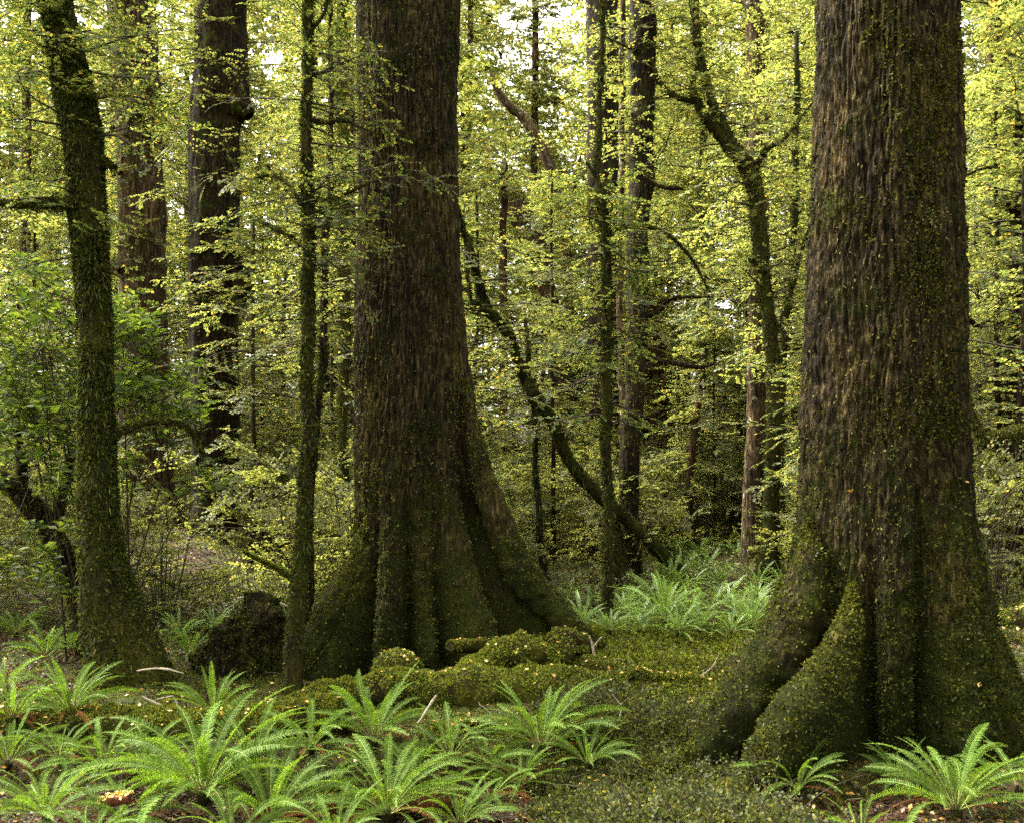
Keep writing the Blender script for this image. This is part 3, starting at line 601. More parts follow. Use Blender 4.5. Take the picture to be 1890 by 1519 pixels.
# ------------------------------------------------------------------ copies: prototypes far below the view are never left in the scene
def proto_tree(seed, H, r0, nb, z0, l0, l1, ls, T, K, bark, leafmat, keep=.8, taper=.55, lean=.03):
    g = np.random.default_rng(seed)
    org = np.zeros(3)
    n = 7; zz = np.linspace(-.4, H, n)
    xy = np.cumsum(g.normal(0, lean * H / n, (n, 2)), 0); xy -= xy[0]
    pr = np.stack([xy[:, 0], xy[:, 1], zz, r0 * (1 - taper * np.linspace(0, 1, n)) ], -1); pr[0, 3] *= 1.5
    w = MB(); G, N, C, r = tube_grid(pr, 46, 14)
    G = G + N * (.22 * r[:, None] * fbm(G * np.array([1, 1, .3]) * (1.6 / r0), 3))[..., None]
    w.add(G.reshape(-1, 3), grid_quads(46, 14))
    lf = MB(); tw = MB()
    hz = z0 + (H - z0) * (np.arange(nb) + g.random(nb)) / nb
    Ax = np.stack([np.interp(hz, C[:, 2], C[:, k]) for k in range(2)] + [hz], -1)
    fr = (hz - z0) / (H - z0)
    shape = np.clip(.55 + 1.2 * fr, 0, 1) * np.clip(1.5 - 1.15 * fr, .25, 1)
    az = np.arange(nb) * 2.4 + g.normal(0, .5, nb)
    crown(g, tw, lf, Ax, az, g.uniform(l0, l1, nb) * shape, g.normal(R(10), R(10), nb), T, K, ls, droop=.45, r0=.006 * (l0 + l1) / 2 + .002, keep=keep)
    return [('trunk', w.mesh('trunk', M[bark], org, True)), ('twigs', tw.mesh('twigs', M['twig'], org)), ('crown', lf.mesh('crown', M[leafmat], org))]

def place(parts, name, label, cat, loc, rz, sc, group):
    t = thing(name, label, cat, loc, group, rz); t.scale = (sc, sc, sc)
    for nme, me in parts:
        o = bpy.data.objects.new(nme, me); COL.objects.link(o); o.parent = t
    return t

LM = [(-400, None), (165, 'bent mossy trunk'), (265, 'pale-sided trunk'), (398, 'burled trunk'), (567, 'thin dark pole'), (757, 'central giant'), (1118, 'leaf-clad slim tree'), (1405, 'forked tree'), (1635, 'right giant'), (2400, None)]
def zone(px):
    for (a, na), (b, nb) in zip(LM[:-1], LM[1:]):
        if a <= px < b:
            if na is None: return 'left of the ' + nb
            if nb is None: return 'right of the ' + na
            return f'between the {na} and the {nb}'
    return 'beyond the trees'
ORD = ['first', 'second', 'third', 'fourth', 'fifth', 'sixth', 'seventh', 'eighth', 'ninth', 'tenth', 'eleventh', 'twelfth', 'thirteenth', 'fourteenth', 'fifteenth', 'sixteenth', 'seventeenth', 'eighteenth', 'nineteenth', 'twentieth']
def spread(g, n, pxr, Yr, mind, pw=1.0, avoid=()):
    pts = []; tries = 0
    while len(pts) < n and tries < 20000:
        tries += 1
        px = g.uniform(*pxr); Y = Yr[0] + (Yr[1] - Yr[0]) * g.random() ** pw
        x = (px - CX) / F * Y
        if any((x - a) ** 2 + (Y - b) ** 2 < mind ** 2 for a, b, _ in pts): continue
        if any(a0 < px < a1 and b0 < Y < b1 for a0, a1, b0, b1 in avoid): continue
        pts.append((x, Y, px))
    return pts
def label_all(pts, lead):
    cnt = {}; out = [None] * len(pts)
    for i in sorted(range(len(pts)), key=lambda i: pts[i][1]):
        z = zone(pts[i][2]); k = cnt.get(z, 0); cnt[z] = k + 1
        out[i] = f'{lead} {z}, {ORD[min(k, 19)]} one back'
    return out

g = np.random.default_rng(21)
saps = [proto_tree(300 + k, h, r, nb, 1.0, .8, 1.9, ls, 16, 15, b, 'beech') for k, (h, r, nb, ls, b) in enumerate([(7.5, .05, 70, .05, 'bark_dark'), (6.0, .04, 62, .048, 'bark_moss'), (9, .065, 80, .052, 'bark_dark'), (5, .035, 56, .046, 'bark_dark'), (8, .055, 66, .052, 'bark_moss')])]
pts = spread(g, 84, (-160, 2060), (12.5, 34), 1.7, 1.1, avoid=[(820, 1310, 0, 17), (560, 640, 0, 13), (150, 460, 0, 17.5), (1180, 1440, 0, 18), (1060, 1230, 0, 24)])
for (x, Y, px), lb in zip(pts, label_all(pts, 'slender beech sapling')):
    place(saps[g.integers(0, 5)], 'beech_sapling', lb, 'sapling', (x, Y, tz(x, Y)), g.random() * 6.28, g.uniform(.75, 1.2), 'beech saplings filling the middle of the forest')
bigs = [proto_tree(400 + k, h, r, nb, z0, 1.8, 4.2, .085, 24, 20, b, 'beech', taper=.4, lean=.015) for k, (h, r, nb, z0, b) in enumerate([(24, .24, 110, 3.0, 'bark_red'), (21, .16, 104, 2.5, 'bark_pale'), (26, .30, 116, 4, 'bark_dark'), (18, .12, 96, 2, 'bark_moss')])]
pts = spread(g, 50, (-260, 2160), (25, 46), 2.8, .8, avoid=[(900, 1075, 0, 42)])
for (x, Y, px), lb in zip(pts, label_all(pts, 'tall background beech')):
    place(bigs[g.integers(0, 4)], 'background_beech', lb, 'tree', (x, Y, tz(x, Y)), g.random() * 6.28, g.uniform(.8, 1.15), 'tall beeches in the background')
shr = []
for k in range(5):
    gg = np.random.default_rng(500 + k); tw = MB(); lf = MB(); nb = 46
    hz = gg.uniform(.05, 1.25, nb); a = gg.random(nb) * 6.28; rr = gg.uniform(0, .35, nb)
    P0 = np.stack([rr * np.cos(a), rr * np.sin(a), hz], -1)
    prisms(tw, np.stack([rr * .2 * np.cos(a), rr * .2 * np.sin(a), 0 * hz - .1], -1), P0, .0042, .003, 4)
    crown(gg, tw, lf, P0, a + gg.normal(0, .6, nb), gg.uniform(.35, .8, nb), gg.normal(R(25), R(20), nb), 13, 13, .029, droop=.6, r0=.005, flat=.5)
    shr.append([('stems', tw.mesh('stems', M['twig'])), ('foliage', lf.mesh('foliage', M['bush']))])
pts = spread(g, 235, (-150, 2040), (10.5, 34), .8, .85, avoid=[(330, 500, 10, 16.0), (190, 300, 12, 18.5), (1060, 1240, 0, 16.5), (1000, 1520, 0, 16), (560, 1000, 0, 11.5), (1180, 1420, 0, 22)])
for (x, Y, px), lb in zip(pts, label_all(pts, 'wiry small-leaved shrub')):
    place(shr[g.integers(0, 5)], 'understory_shrub', lb, 'shrub', (x, Y, tz(x, Y) - .05), g.random() * 6.28, g.uniform(.8, 1.3) * (1 + .02 * Y), 'small-leaved shrubs on the forest floor')

# broad-leaved bushes by the left trunk
def broad_bush(label, boxes, Y, base_px, n, seed):
    g = np.random.default_rng(seed); tw = MB(); lf = MB(); b = hit(base_px, 1080) ; b = np.array([(base_px - CX) / F * Y, Y, 0]); b[2] = tz(b[0], b[1])
    t = thing('broadleaf_bush', label, 'bush', b)
    for (x0, x1, y0, y1), m in boxes:
        px = g.uniform(x0, x1, m); py = g.uniform(y0, y1, m); yy = Y + g.normal(0, .45, m)
        tip = np.stack([(px - CX) / F * yy, yy, CH + (HY - py) / F * yy], -1)
        root = tip + np.stack([(b[0] - tip[:, 0]) * .15 + g.normal(0, .22, m), g.normal(0, .2, m), -g.uniform(.10, .34, m)], -1)
        prisms(tw, root, tip, .006, .003, 4)
        q = np.concatenate([root[::80]]); prisms(tw, b[None] + g.normal(0, .12, q.shape) * [1, 1, 0], q, .011, .006, 5)
        near = q[np.argmin(((root[:, None] - q[None]) ** 2).sum(-1), 1)]; prisms(tw, near[::4], root[::4], .0035, .0025, 3)
        K = 9; s = np.linspace(.25, 1, K)[None, :, None]
        A = root[:, None] + (tip - root)[:, None] * s
        ph = (np.arange(K) * 2.4)[None] + g.random((m, 1)) * 6.28
        D = np.stack([np.cos(ph), np.sin(ph), 0 * ph + .25], -1) + g.normal(0, .2, (m, K, 3))
        N = np.array([0, -.25, 1.]) + g.normal(0, .45, (m, K, 3)); L = g.uniform(.07, .14, (m, K))
        leaves(lf, A, D, N, L.ravel(), (L * .5).ravel(), fold=.12)
    tw.build('stems', M['twig'], t, b); lf.build('foliage', M['broad'], t, b)
broad_bush('glossy broad-leaved bush filling the left edge behind the bent mossy trunk', [((-60, 60, 570, 800), 60), ((0, 130, 560, 760), 75), ((10, 110, 470, 560), 25), ((40, 140, 700, 900), 60), ((-80, 120, 800, 1080), 50)], 9.4, 150, 0, 31)
broad_bush('glossy broad-leaved bush spreading right of the bent mossy trunk', [((190, 285, 560, 720), 80), ((215, 310, 680, 800), 50), ((320, 390, 665, 780), 34), ((360, 430, 840, 900), 14), ((195, 260, 540, 600), 30), ((215, 260, 820, 900), 8)], 9.6, 205, 0, 32)

# ------------------------------------------------------------------ far woods
def far_woods():
    g = np.random.default_rng(61); tw = MB(); lf = MB()
    def batch(n, Yr, zr, L, ls, gap=True, pxr=(-700, 2600)):
        Y = g.uniform(*Yr, n); px = g.uniform(*pxr, n); x = (px - CX) / F * Y
        z = terrain(x, Y) + g.uniform(*zr, n)
        py = HY - (z - CH) * F / Y
        ok = np.ones(n, bool)
        if gap:
            for (a0, a1, b0, b1) in ((925, 1060, -900, 45), (430, 540, 390, 540), (180, 235, 200, 440), (290, 365, 60, 200), (1750, 1820, 260, 340)):
                ok &= ~((px > a0) & (px < a1) & (py > b0) & (py < b1))
        m = ok.sum()
        crown(g, tw, lf, np.stack([x, Y, z], -1)[ok], g.random(m) * 6.28, g.uniform(*L, m), g.normal(R(5), R(12), m), 12, 12, ls, r0=.02, twigs=False, nj=.8)
    batch(5200, (44, 80), (3, 28), (2.2, 4.5), .23)
    batch(2600, (46, 80), (12, 40), (2.2, 4.5), .23)
    batch(2400, (27, 75), (.3, 5), (1.6, 3.2), .15, False)
    n = 110; Y = g.uniform(40, 85, n); px = g.uniform(-600, 2500, n); x = (px - CX) / F * Y; z = terrain(x, Y)
    k = (px < 860) | (px > 1110); x, Y, z = x[k], Y[k], z[k]; n = len(x)
    prisms(tw, np.stack([x, Y, z - .3], -1), np.stack([x + g.normal(0, .6, n), Y, z + 30], -1), g.uniform(.1, .35, n), .1, 8)
    # unseen woods beside and behind the camera, added to darken the front light
    n = 900; a = g.uniform(R(150), R(390), n); rr = g.uniform(17, 34, n); x = rr * np.cos(a); Y = rr * np.sin(a); z = terrain(x, Y) + g.uniform(.3, 15, n)
    ok = ~((Y > 0) & (np.abs(x) < Y * .75 + 3))
    crown(g, tw, lf, np.stack([x, Y, z], -1)[ok], g.random(ok.sum()) * 6.28, g.uniform(1.6, 3.2, ok.sum()), g.normal(R(5), R(12), ok.sum()), 9, 9, .21, r0=.02, twigs=False, nj=.8)
    o = lf.build('distant_woods', M['beech'], None); tag(o, 'sunlit leaves of the far woods closing the view', 'woods', kind='stuff')
    tw.build('distant_branches', M['bark_dark'], o)
far_woods()

# ------------------------------------------------------------------ ferns
def frond_mesh(name, seed, e0, e1, side, mats, N=52, wid=.062):
    g = np.random.default_rng(seed); s = np.linspace(0, 1, N)
    e = R(e0) + (R(e1) - R(e0)) * s ** 1.35; a = side * s ** 1.5
    T = np.stack([np.cos(a) * np.cos(e), np.sin(a) * np.cos(e), np.sin(e)], -1)
    C = np.concatenate([[[0, 0, 0]], np.cumsum(T[:-1], 0)]) / N
    S = np.stack([-np.sin(a), np.cos(a), 0 * a], -1); roll = g.normal(0, .25); Nn = np.cross(T, S)
    S2 = S * math.cos(roll) + Nn * math.sin(roll); Nn = np.cross(T, S2); S = S2
    mb = MB()
    for i0 in range(0, N - 1, 3):
        i1 = min(i0 + 3, N - 1)
        prisms(mb, C[i0:i0 + 1], C[i1:i1 + 1], .0055 * (1 - .8 * s[i0]), .0055 * (1 - .8 * s[i1]), 4, 1)
    k = np.where(s > .17)[0]
    prof = ((s[k] - .13) / .87) ** .5 * (1 - s[k] ** 4.2) ** .95; prof = prof / prof.max()
    sp = 1.0 / N
    for sg in (1, -1):
        n = len(k); l = wid * prof * g.uniform(.86, 1.1, n) + .004
        fw = R(14) + R(25) * s[k] ** 3 + g.normal(0, .06, n)
        d = S[k] * sg * np.cos(fw)[:, None] + T[k] * np.sin(fw)[:, None] + Nn[k] * (.22 + g.normal(0, .07, n))[:, None]
        d = norm(d); w = sp * .78
        C0 = C[k]; Tk = T[k]; Nk = Nn[k]
        b0 = C0 - Tk * w * .5; b1 = C0 + Tk * w * .5
        md = C0 + d * (l * .6)[:, None] + Nk * (.03 * l)[:, None]
        m0 = md - Tk * w * .42; m1 = md + Tk * w * .42
        tip = C0 + d * l[:, None] - Nk * (l * .10)[:, None] + Tk * w * .2
        V = np.stack([b0, m0, m1, b1, tip], 1).reshape(-1, 3); o = (np.arange(n) * 5)[:, None]
        q = np.array([[0, 1, 2, 3]]) + o; t = np.array([[1, 4, 2]]) + o
        mb.add(V, q, t, 0)
    return mb.mesh(name, mats)
def frond_set(mats, seed):
    g = np.random.default_rng(seed); out = []
    for e0, e1 in ((84, 62), (81, 46), (77, 28), (71, 10), (64, -4), (55, -15), (45, -22), (35, -27), (24, -30)):
        out.append([frond_mesh('frond', seed + 10 * k + e0, e0 + g.normal(0, 3), e1 + g.normal(0, 6), g.normal(0, .35), mats) for k in range(2)])
    return out
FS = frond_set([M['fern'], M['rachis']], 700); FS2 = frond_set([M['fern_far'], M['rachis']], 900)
M['dead_frond'] = leaf_mat('dead_frond', [(0, (.05, .022, .010)), (1, (.16, .075, .03))], trans=.2, gloss=0)
DF = [frond_mesh('dead_frond', 990 + k, 28 - 10 * k, -50, .3 * k, [M['dead_frond'], M['dead_frond']]) for k in range(2)]
mbc = MB(); add_tube(mbc, [(0, 0, -.12, .05), (0, 0, 0, .055), (0, 0, .05, .02)], 8, 8, .01, 20); CAUD = mbc.mesh('rootstock', M['bark_dark'], smooth=True)
FPOS = []
GF = 'crown ferns on the forest floor'
def fern(label, px, py, rpx, n=20, steep=0., seed=0, far=False, Y=None, dead=5, lift=0.0):
    g = np.random.default_rng(2000 + seed)
    b = hit(px, py) if Y is None else np.array([(px - CX) / F * Y, Y, tz((px - CX) / F * Y, Y)])
    L = rpx / F * b[1] * (1.22 + .05 * steep) * (1 if far else .80); n = int(n * 1.5)
    b = b + np.array([0, 0, lift + (0.05 if not far else .03)]); FPOS.append((b[0], b[1], L))
    t = thing('crown_fern', label, 'fern', b + np.array([0, 0, .03]), GF)
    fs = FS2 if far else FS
    c = bpy.data.objects.new('rootstock', CAUD); COL.objects.link(c); c.parent = t; c.scale = (L, L, L)
    for i in range(n):
        u = (i + .5) / n
        lo = np.clip(.46 - .55 * steep, 0.05, .7); v = np.clip(lo + u * (1 - lo) * (1 - .5 * max(steep, 0)) + g.normal(0, .05), 0, .999)
        k = int(v * 9); me = fs[k][g.integers(0, 2)]
        o = bpy.data.objects.new('frond', me); COL.objects.link(o); o.parent = t
        az = i * 2.39996 + g.normal(0, .25)
        s = L * g.uniform(.78, 1.12) * (.88 if k == 0 else 1)
        o.scale = (s, s * (1 if g.random() < .5 else -1), s); o.rotation_euler = (g.normal(0, .07), g.normal(0, .07), az)
        o.location = (.02 * math.cos(az), .02 * math.sin(az), 0)
    for i in range(dead):
        o = bpy.data.objects.new('dead_frond', DF[i % 2]); COL.objects.link(o); o.parent = t
        s = L * g.uniform(.6, .85); o.scale = (s, s, s); o.rotation_euler = (0, 0, g.random() * 6.28)
FERNS = [
 ('fern cut by the lower left corner, fronds fanned upright', 85, 1530, 150, 18, .2), ('wide fern with long arching fronds on the lower left, largest of the front row', 375, 1490, 245, 30, .1),
 ('upright fern with few fronds just right of the wide lower-left fern', 500, 1545, 190, 12, .5), ('erect fern standing in front of the central giant, up on the mossy log', 690, 1385, 150, 17, .45),
 ('fern with drooping arched fronds at bottom centre over rotten red wood', 715, 1525, 205, 28, .05), ('feathery upright fern right of centre on the moss bank', 1000, 1400, 175, 20, .35),
 ('small fern with narrow fronds at the foot of the right giant, left side', 1472, 1478, 125, 14, .2), ('big fern in the lower right corner with tall comb-like fronds', 1765, 1520, 200, 24, .2),
 ('low fern cut off by the bottom edge between the two right-hand ferns', 1590, 1575, 110, 12, .0), ('fern at the left edge below the mossy ledge log', 15, 1430, 120, 14, .3),
 ('grey-green fern standing on the ledge below the bent mossy trunk', 130, 1335, 125, 20, .4), ('bluish fern beside white twigs below the mossy stump', 395, 1340, 105, 14, .5),
 ('dim fern left of the bent mossy trunk, higher up', 85, 1225, 95, 16, .2), ('pale fern tucked between the bent mossy trunk and the mossy stump', 350, 1225, 70, 16, .4),
 ('small fern behind the mossy stump', 425, 1190, 55, 14, .3), ('little fern at the back right of the mossy stump', 490, 1155, 48, 12, .4), ('flat shaded fern low on the right of the bottom-centre fern', 905, 1495, 120, 12, -.4),
 ('fern at far left below the dim shaded ferns', 25, 1345, 120, 14, .2), ('fern between the two lower left ferns, partly hidden', 235, 1545, 150, 14, 0.1), ('fern behind the right corner fern, against the bark', 1880, 1480, 130, 12, .3),
 ('fern in shade left of the erect front fern', 575, 1400, 120, 14, .1), ('half-hidden fern right of the erect front fern', 830, 1420, 125, 14, .1)]
for i, (lb, px, py, r, n, st) in enumerate(FERNS): fern(lb, px, py, r, n, st, i)
BACK = [('pale fern at the foot of the leaf-clad slim tree, left side', 1075, 1165, 60, 16, .3), ('large bright fern in the middle of the back ferns', 1225, 1160, 95, 26, .25), ('bright fern just behind the large middle back fern', 1240, 1095, 70, 22, .3),
 ('back fern right of the large middle one', 1310, 1140, 62, 18, .3), ('back fern closest to the right giant root', 1385, 1165, 66, 18, .4), ('upright back fern below the lichen-patched trunk', 1360, 1150, 50, 14, .5), ('back fern below the leaning snag foot', 1300, 1070, 60, 20, .2),
 ('small back fern under the stout fissured trunk base', 1245, 1030, 45, 16, .2), ('fern below the reddish slim stem', 1290, 1030, 42, 16, .2), ('fern between the dark thin stem and forked tree', 1340, 1020, 38, 14, .2), ('fern at the foot of the forked tree beside the giant', 1450, 1110, 55, 14, .5),
 ('tiny fern far back left of the reddish stem', 1225, 1000, 30, 14, .2), ('fern peeping out beside the right giant, far back', 1465, 1030, 40, 14, .4), ('fern left of the leaf-clad slim tree by the root tip', 1050, 1120, 45, 14, .4), ('fern squeezed between slim tree and large middle back fern', 1155, 1150, 60, 16, .3), ('fern at the right end of the back ferns, lowest', 1420, 1150, 55, 14, .3), ('fern right behind the leaning snag foot', 1330, 1085, 50, 16, .3)]
for i, (lb, px, py, r, n, st) in enumerate(BACK): fern(lb, px, py, r, n, st, 50 + i, True, dead=0)

MORE = [('back fern deep in the middle of the fern bank', 1215, 1130, 62), ('back fern at the front edge of the fern bank', 1250, 1180, 58), ('back fern tucked right of the large middle one', 1290, 1175, 56), ('back fern in the right part of the fern bank, middle row', 1345, 1120, 52), ('back fern low at the right front of the fern bank', 1350, 1178, 52), ('back fern just left of the large middle one', 1170, 1130, 56), ('back fern in the left front of the fern bank', 1125, 1175, 50), ('back fern at the rear right of the fern bank', 1400, 1085, 44), ('back fern at the rear middle of the fern bank', 1270, 1100, 50)]
for i, (lb, px, py, r) in enumerate(MORE): fern(lb, px, py, r, 18, .25, 160 + i, True, dead=0)
EXTRA = [('fern filling the gap left of the wide lower-left fern', 190, 1440, 130), ('fern between the wide lower-left fern and the erect front fern', 470, 1430, 140), ('low fern in the gap right of the bottom-centre fern', 850, 1545, 120),
 ('fern on the ledge at the far left edge', 10, 1290, 90), ('dim fern at the left edge beside the dark leaning stem', 30, 1180, 70), ('dim fern just left of the foot of the bent mossy trunk', 140, 1215, 60), ('shaded fern right of the feathery upright fern', 1085, 1430, 110), ('fern cut by the bottom edge below the erect front fern', 620, 1580, 140), ('low fern left of the lower right corner fern', 1665, 1470, 100), ('fern in the gap below the feathery upright fern', 960, 1470, 110)]
for i, (lb, px, py, r) in enumerate(EXTRA): fern(lb, px, py, r, 17, .15, 100 + i)
FILL = [('shaded low fern at the bottom edge below the wide lower-left fern', 430, 1585, 150), ('low fern in the gap left of the bottom-centre fern', 590, 1500, 130), ('fern tips poking up at the bottom edge near the left corner', 160, 1590, 150), ('low fern between the bottom-centre fern and the feathery upright fern', 900, 1440, 115), ('shaded fern right behind the bottom-centre fern', 760, 1450, 120), ('dark low fern below the ledge log near the left edge', 110, 1420, 115), ('shaded fern under the ledge log left of the wide lower-left fern', 270, 1430, 110)]
for i, (lb, px, py, r) in enumerate(FILL): fern(lb, px, py, r, 13, 0, 180 + i)
BX = [('back fern between the large middle one and its right neighbour', 1270, 1150, 60), ('back fern low beside the mossy log, left of centre', 1180, 1175, 55), ('back fern above the large middle one, half hidden', 1200, 1120, 55), ('back fern hugging the leaning snag foot on its left', 1255, 1065, 50), ('back fern between the upright one and the forked tree', 1395, 1120, 50), ('distant fern right of the reddish slim stem', 1320, 1010, 34), ('distant fern under the dark thin stem', 1360, 1030, 34), ('back fern just right of the central giant root tip', 1095, 1125, 45), ('pale fern left of the mossy stump, farther back', 395, 1175, 50), ('pale fern behind the bent mossy trunk foot', 330, 1190, 55)]
for i, (lb, px, py, r) in enumerate(BX): fern(lb, px, py, r, 17, .3, 130 + i, True, dead=0)

# ------------------------------------------------------------------ logs, stump, dead wood
LOGG = []
def log(name, label, cat, pts, Y, bark='bark_moss', moss=8000, mossmat='moss_leaf', bump=.35, sides=36, rows=120, size=(.012, .032), lift=.5):
    g = np.random.default_rng(int(abs(pts[0][0]) * 7 + abs(pts[0][1])))
    pr = px_path(pts, Y); pr[:, 2] += lift * pr[:, 3]; G, N, C, r = tube_grid(pr, rows, sides)
    d = .7 * fbm(G * 3.2 + 2, 3) + .35 * fbm(G * 13, 2)
    G = G + N * (d * bump * r[:, None])[..., None]
    org = np.array([C[rows // 2, 0], C[rows // 2, 1], C[:, 2].min()])
    t = thing(name, label, cat, org); mb = MB(); mb.add(G.reshape(-1, 3), grid_quads(rows, sides))
    for row in (0, rows - 1):
        mb.add(np.concatenate([G[row], G[row].mean(0)[None]]), tris=np.stack([np.arange(sides), (np.arange(sides) + 1) % sides, np.full(sides, sides)], -1))
    mb.build('log_body' if 'log' in name else 'body', M[bark], t, org, smooth=True)
    if moss:
        p, nn = scatter_grid(g, G, moss, lambda p, nn: g.random(len(p)) < np.clip(.45 + .7 * nn[:, 2] + .6 * fbm(p * 3, 2), 0.03, 1))
        mm = MB(); moss_tufts(g, mm, p, nn, size, .3, .7); mm.build('moss', M[mossmat], t, org)
    LOGG.append(G)
    return t
log('fallen_log', 'long moss-covered log along the left ledge behind the front ferns', 'log', [(-160, 1385, 100), (60, 1380, 95), (250, 1378, 92), (400, 1372, 88), (560, 1350, 85), (640, 1330, 70)], 6.9, moss=60000)
log('fallen_log', 'mossy log across the front of the central giant, strewn with yellow leaves', 'log', [(520, 1335, 60), (640, 1310, 80), (780, 1300, 88), (920, 1302, 92), (1060, 1300, 85), (1150, 1290, 60)], (7.6, 8.0), moss=52000)
log('fallen_branch', 'mossy bough curling out from the central giant\'s right root', 'branch', [(832, 1198, 22), (858, 1200, 28), (900, 1198, 24), (950, 1196, 24), (1000, 1192, 30), (1075, 1182, 34)], (8.1, 9.0), moss=16000, rows=80, sides=20)
log('moss_mound', 'thick mossy hump under the curling bough at the giant\'s right root', 'mound', [(830, 1262, 34), (900, 1244, 62), (960, 1232, 76), (1010, 1238, 60), (1050, 1220, 84), (1088, 1216, 40)], (7.9, 8.7), moss=36000, bump=.65)
log('fallen_log', 'slim mossy log leading from the back ferns to the right giant', 'log', [(1085, 1250, 22), (1160, 1225, 26), (1240, 1195, 28), (1330, 1170, 30), (1440, 1155, 34)], (9, 9.6), moss=22000, sides=20)
log('fallen_branch', 'low mossy branch crossing below the slim mossy log', 'branch', [(1110, 1290, 16), (1180, 1262, 18), (1250, 1238, 18), (1330, 1232, 20), (1400, 1215, 18)], (8.3, 8.8), moss=12000, sides=16)
for lb_, pts_, Y_ in (('thick mossy root snaking right from the moss mound toward the right giant', [(1075, 1235, 34), (1140, 1252, 30), (1210, 1290, 30), (1275, 1300, 26), (1330, 1335, 16)], (8.3, 7.6)),
    ('mossy root looping below the long front log in the middle', [(800, 1352, 18), (880, 1345, 30), (960, 1362, 32), (1050, 1356, 28), (1130, 1340, 14)], 7.05),
    ('short mossy root ridge just below the slim mossy log', [(1165, 1240, 14), (1220, 1262, 24), (1290, 1268, 26), (1360, 1285, 14)], 8.0),
    ('mossy root running left from the central giant toward the thin dark pole', [(660, 1290, 40), (610, 1298, 34), (560, 1312, 30), (505, 1330, 16)], 7.9)):
    log('surface_root', lb_, 'root', pts_, Y_, moss=15000, sides=20, rows=80, lift=.5, bump=.5)
log('moss_hummock', 'small round moss hummock in front of the central giant', 'hummock', [(700, 1275, 30), (716, 1252, 58), (735, 1246, 66), (754, 1252, 56), (768, 1275, 26)], 8.15, moss=7000, rows=30, sides=24, bump=.15)
log('rotten_log', 'crumbling red rotten log lying under the bottom-centre ferns', 'log', [(470, 1500, 40), (560, 1495, 50), (660, 1488, 44), (760, 1482, 46), (850, 1480, 30)], 5.95, 'redwood', 5000, bump=.55, rows=160, sides=48, lift=0)
log('rotten_stick', 'small orange rotten stick at lower left under the fronds', 'stick', [(185, 1490, 12), (210, 1482, 18), (240, 1478, 16)], 5.7, 'redwood', 0, rows=20, sides=12)
log('fallen_log', 'dark mossy log end at the right edge behind the right giant', 'log', [(1830, 1165, 40), (1880, 1160, 50), (1990, 1140, 50)], 9.5, moss=5000)
def stump():
    g = np.random.default_rng(77); Y = 8.9; b = P(452, 1285, Y); org = np.array([b[0], b[1], tz(b[0], b[1])])
    rows, sides = 70, 80; th = np.arange(sides) / sides * 2 * np.pi; v = np.linspace(0, 1, rows)[:, None]
    top = .60 + .10 * np.cos(th - .3) - .22 * sstep(-.3, -1.0, np.cos(th)) + .06 * vnoise(np.stack([np.cos(th) * 3, np.sin(th) * 3, 0 * th], -1))
    rad = (.46 - .08 * v) * (1 + .22 * (1 - v) ** 2 * (np.cos(th)[None] < 0) * np.abs(np.cos(th))[None])
    z = org[2] - .2 + v * (top[None] + .2)
    close = np.clip((v - .72) / .28, 0, 1) ; rad = rad * (1 - close ** 2.5 * .97)
    G = np.stack([org[0] + rad * np.cos(th), org[1] + rad * np.sin(th) * .8, z + 0 * rad], -1)
    N = np.stack([np.cos(th) + 0 * rad, np.sin(th) + 0 * rad, .3 + 0 * rad], -1)
    G = G + N * (.09 * fbm(G * np.array([5, 5, 1.6]) + 3, 3) + .045 * fbm(G * 12, 3))[..., None]
    t = thing('tree_stump', 'squat dark mossy stump between the bent mossy trunk and thin dark pole', 'stump', org)
    mb = MB(); mb.add(G.reshape(-1, 3), grid_quads(rows, sides)); mb.build('stump_body', M['bark_dark'], t, org, smooth=True)
    p, nn = scatter_grid(g, G, 40000, lambda p, nn: g.random(len(p)) < np.clip(.65 + .5 * nn[:, 2] + .6 * fbm(p * 3, 2), .10, 1))
    mm = MB(); moss_tufts(g, mm, p, nn, (.012, .032), spread=.9); mm.build('moss', M['moss_dark'], t, org)
stump()
def stick(label, pts, Y, mat='deadwood', subs=(), name='dead_branch', moss=0):
    pr = px_path(pts, Y); pr[:, 3] *= .7; pr[:, :3] += np.random.default_rng(len(label)).normal(0, .014, pr[:, :3].shape); org = pr[:, :3].mean(0); t = thing(name, label, 'branch', org)
    mb = MB(); G, N = add_tube(mb, pr, len(pts) * 7, 8, .3 * pr[:, 3].mean(), 22, caps=False); mb.build('stem', M[mat], t, org, smooth=True)
    for s in subs:
        q = px_path(s, Y); q[:, 3] *= .7; b = MB(); add_tube(b, q, len(s) * 6, 6, .3 * q[:, 3].mean(), 22, caps=False); b.build('side_twig', M[mat], t, org, smooth=True)
    if moss:
        g = np.random.default_rng(int(pts[0][0])); p, nn = scatter_grid(g, G, moss); mm = MB(); moss_tufts(g, mm, p, nn, (.012, .03)); mm.build('moss', M['moss_leaf'], t, org)
stick('yellow mossy dead branch slanting to the thin dark pole', [(448, 1015, 4), (470, 1030, 7), (500, 1045, 13), (530, 1068, 15), (550, 1085, 10)], 10.5, 'bark_moss', [[(455, 985, 3), (452, 1008, 4), (470, 1028, 4)], [(480, 1032, 4), (510, 1040, 3), (522, 1045, 2)]], moss=4500)
stick('fine pale forked twig below the yellow mossy dead branch', [(440, 1108, 4), (480, 1102, 5), (510, 1108, 6), (540, 1122, 5)], 10.3, 'deadwood', [[(445, 1060, 2), (470, 1075, 3), (490, 1100, 4)]])
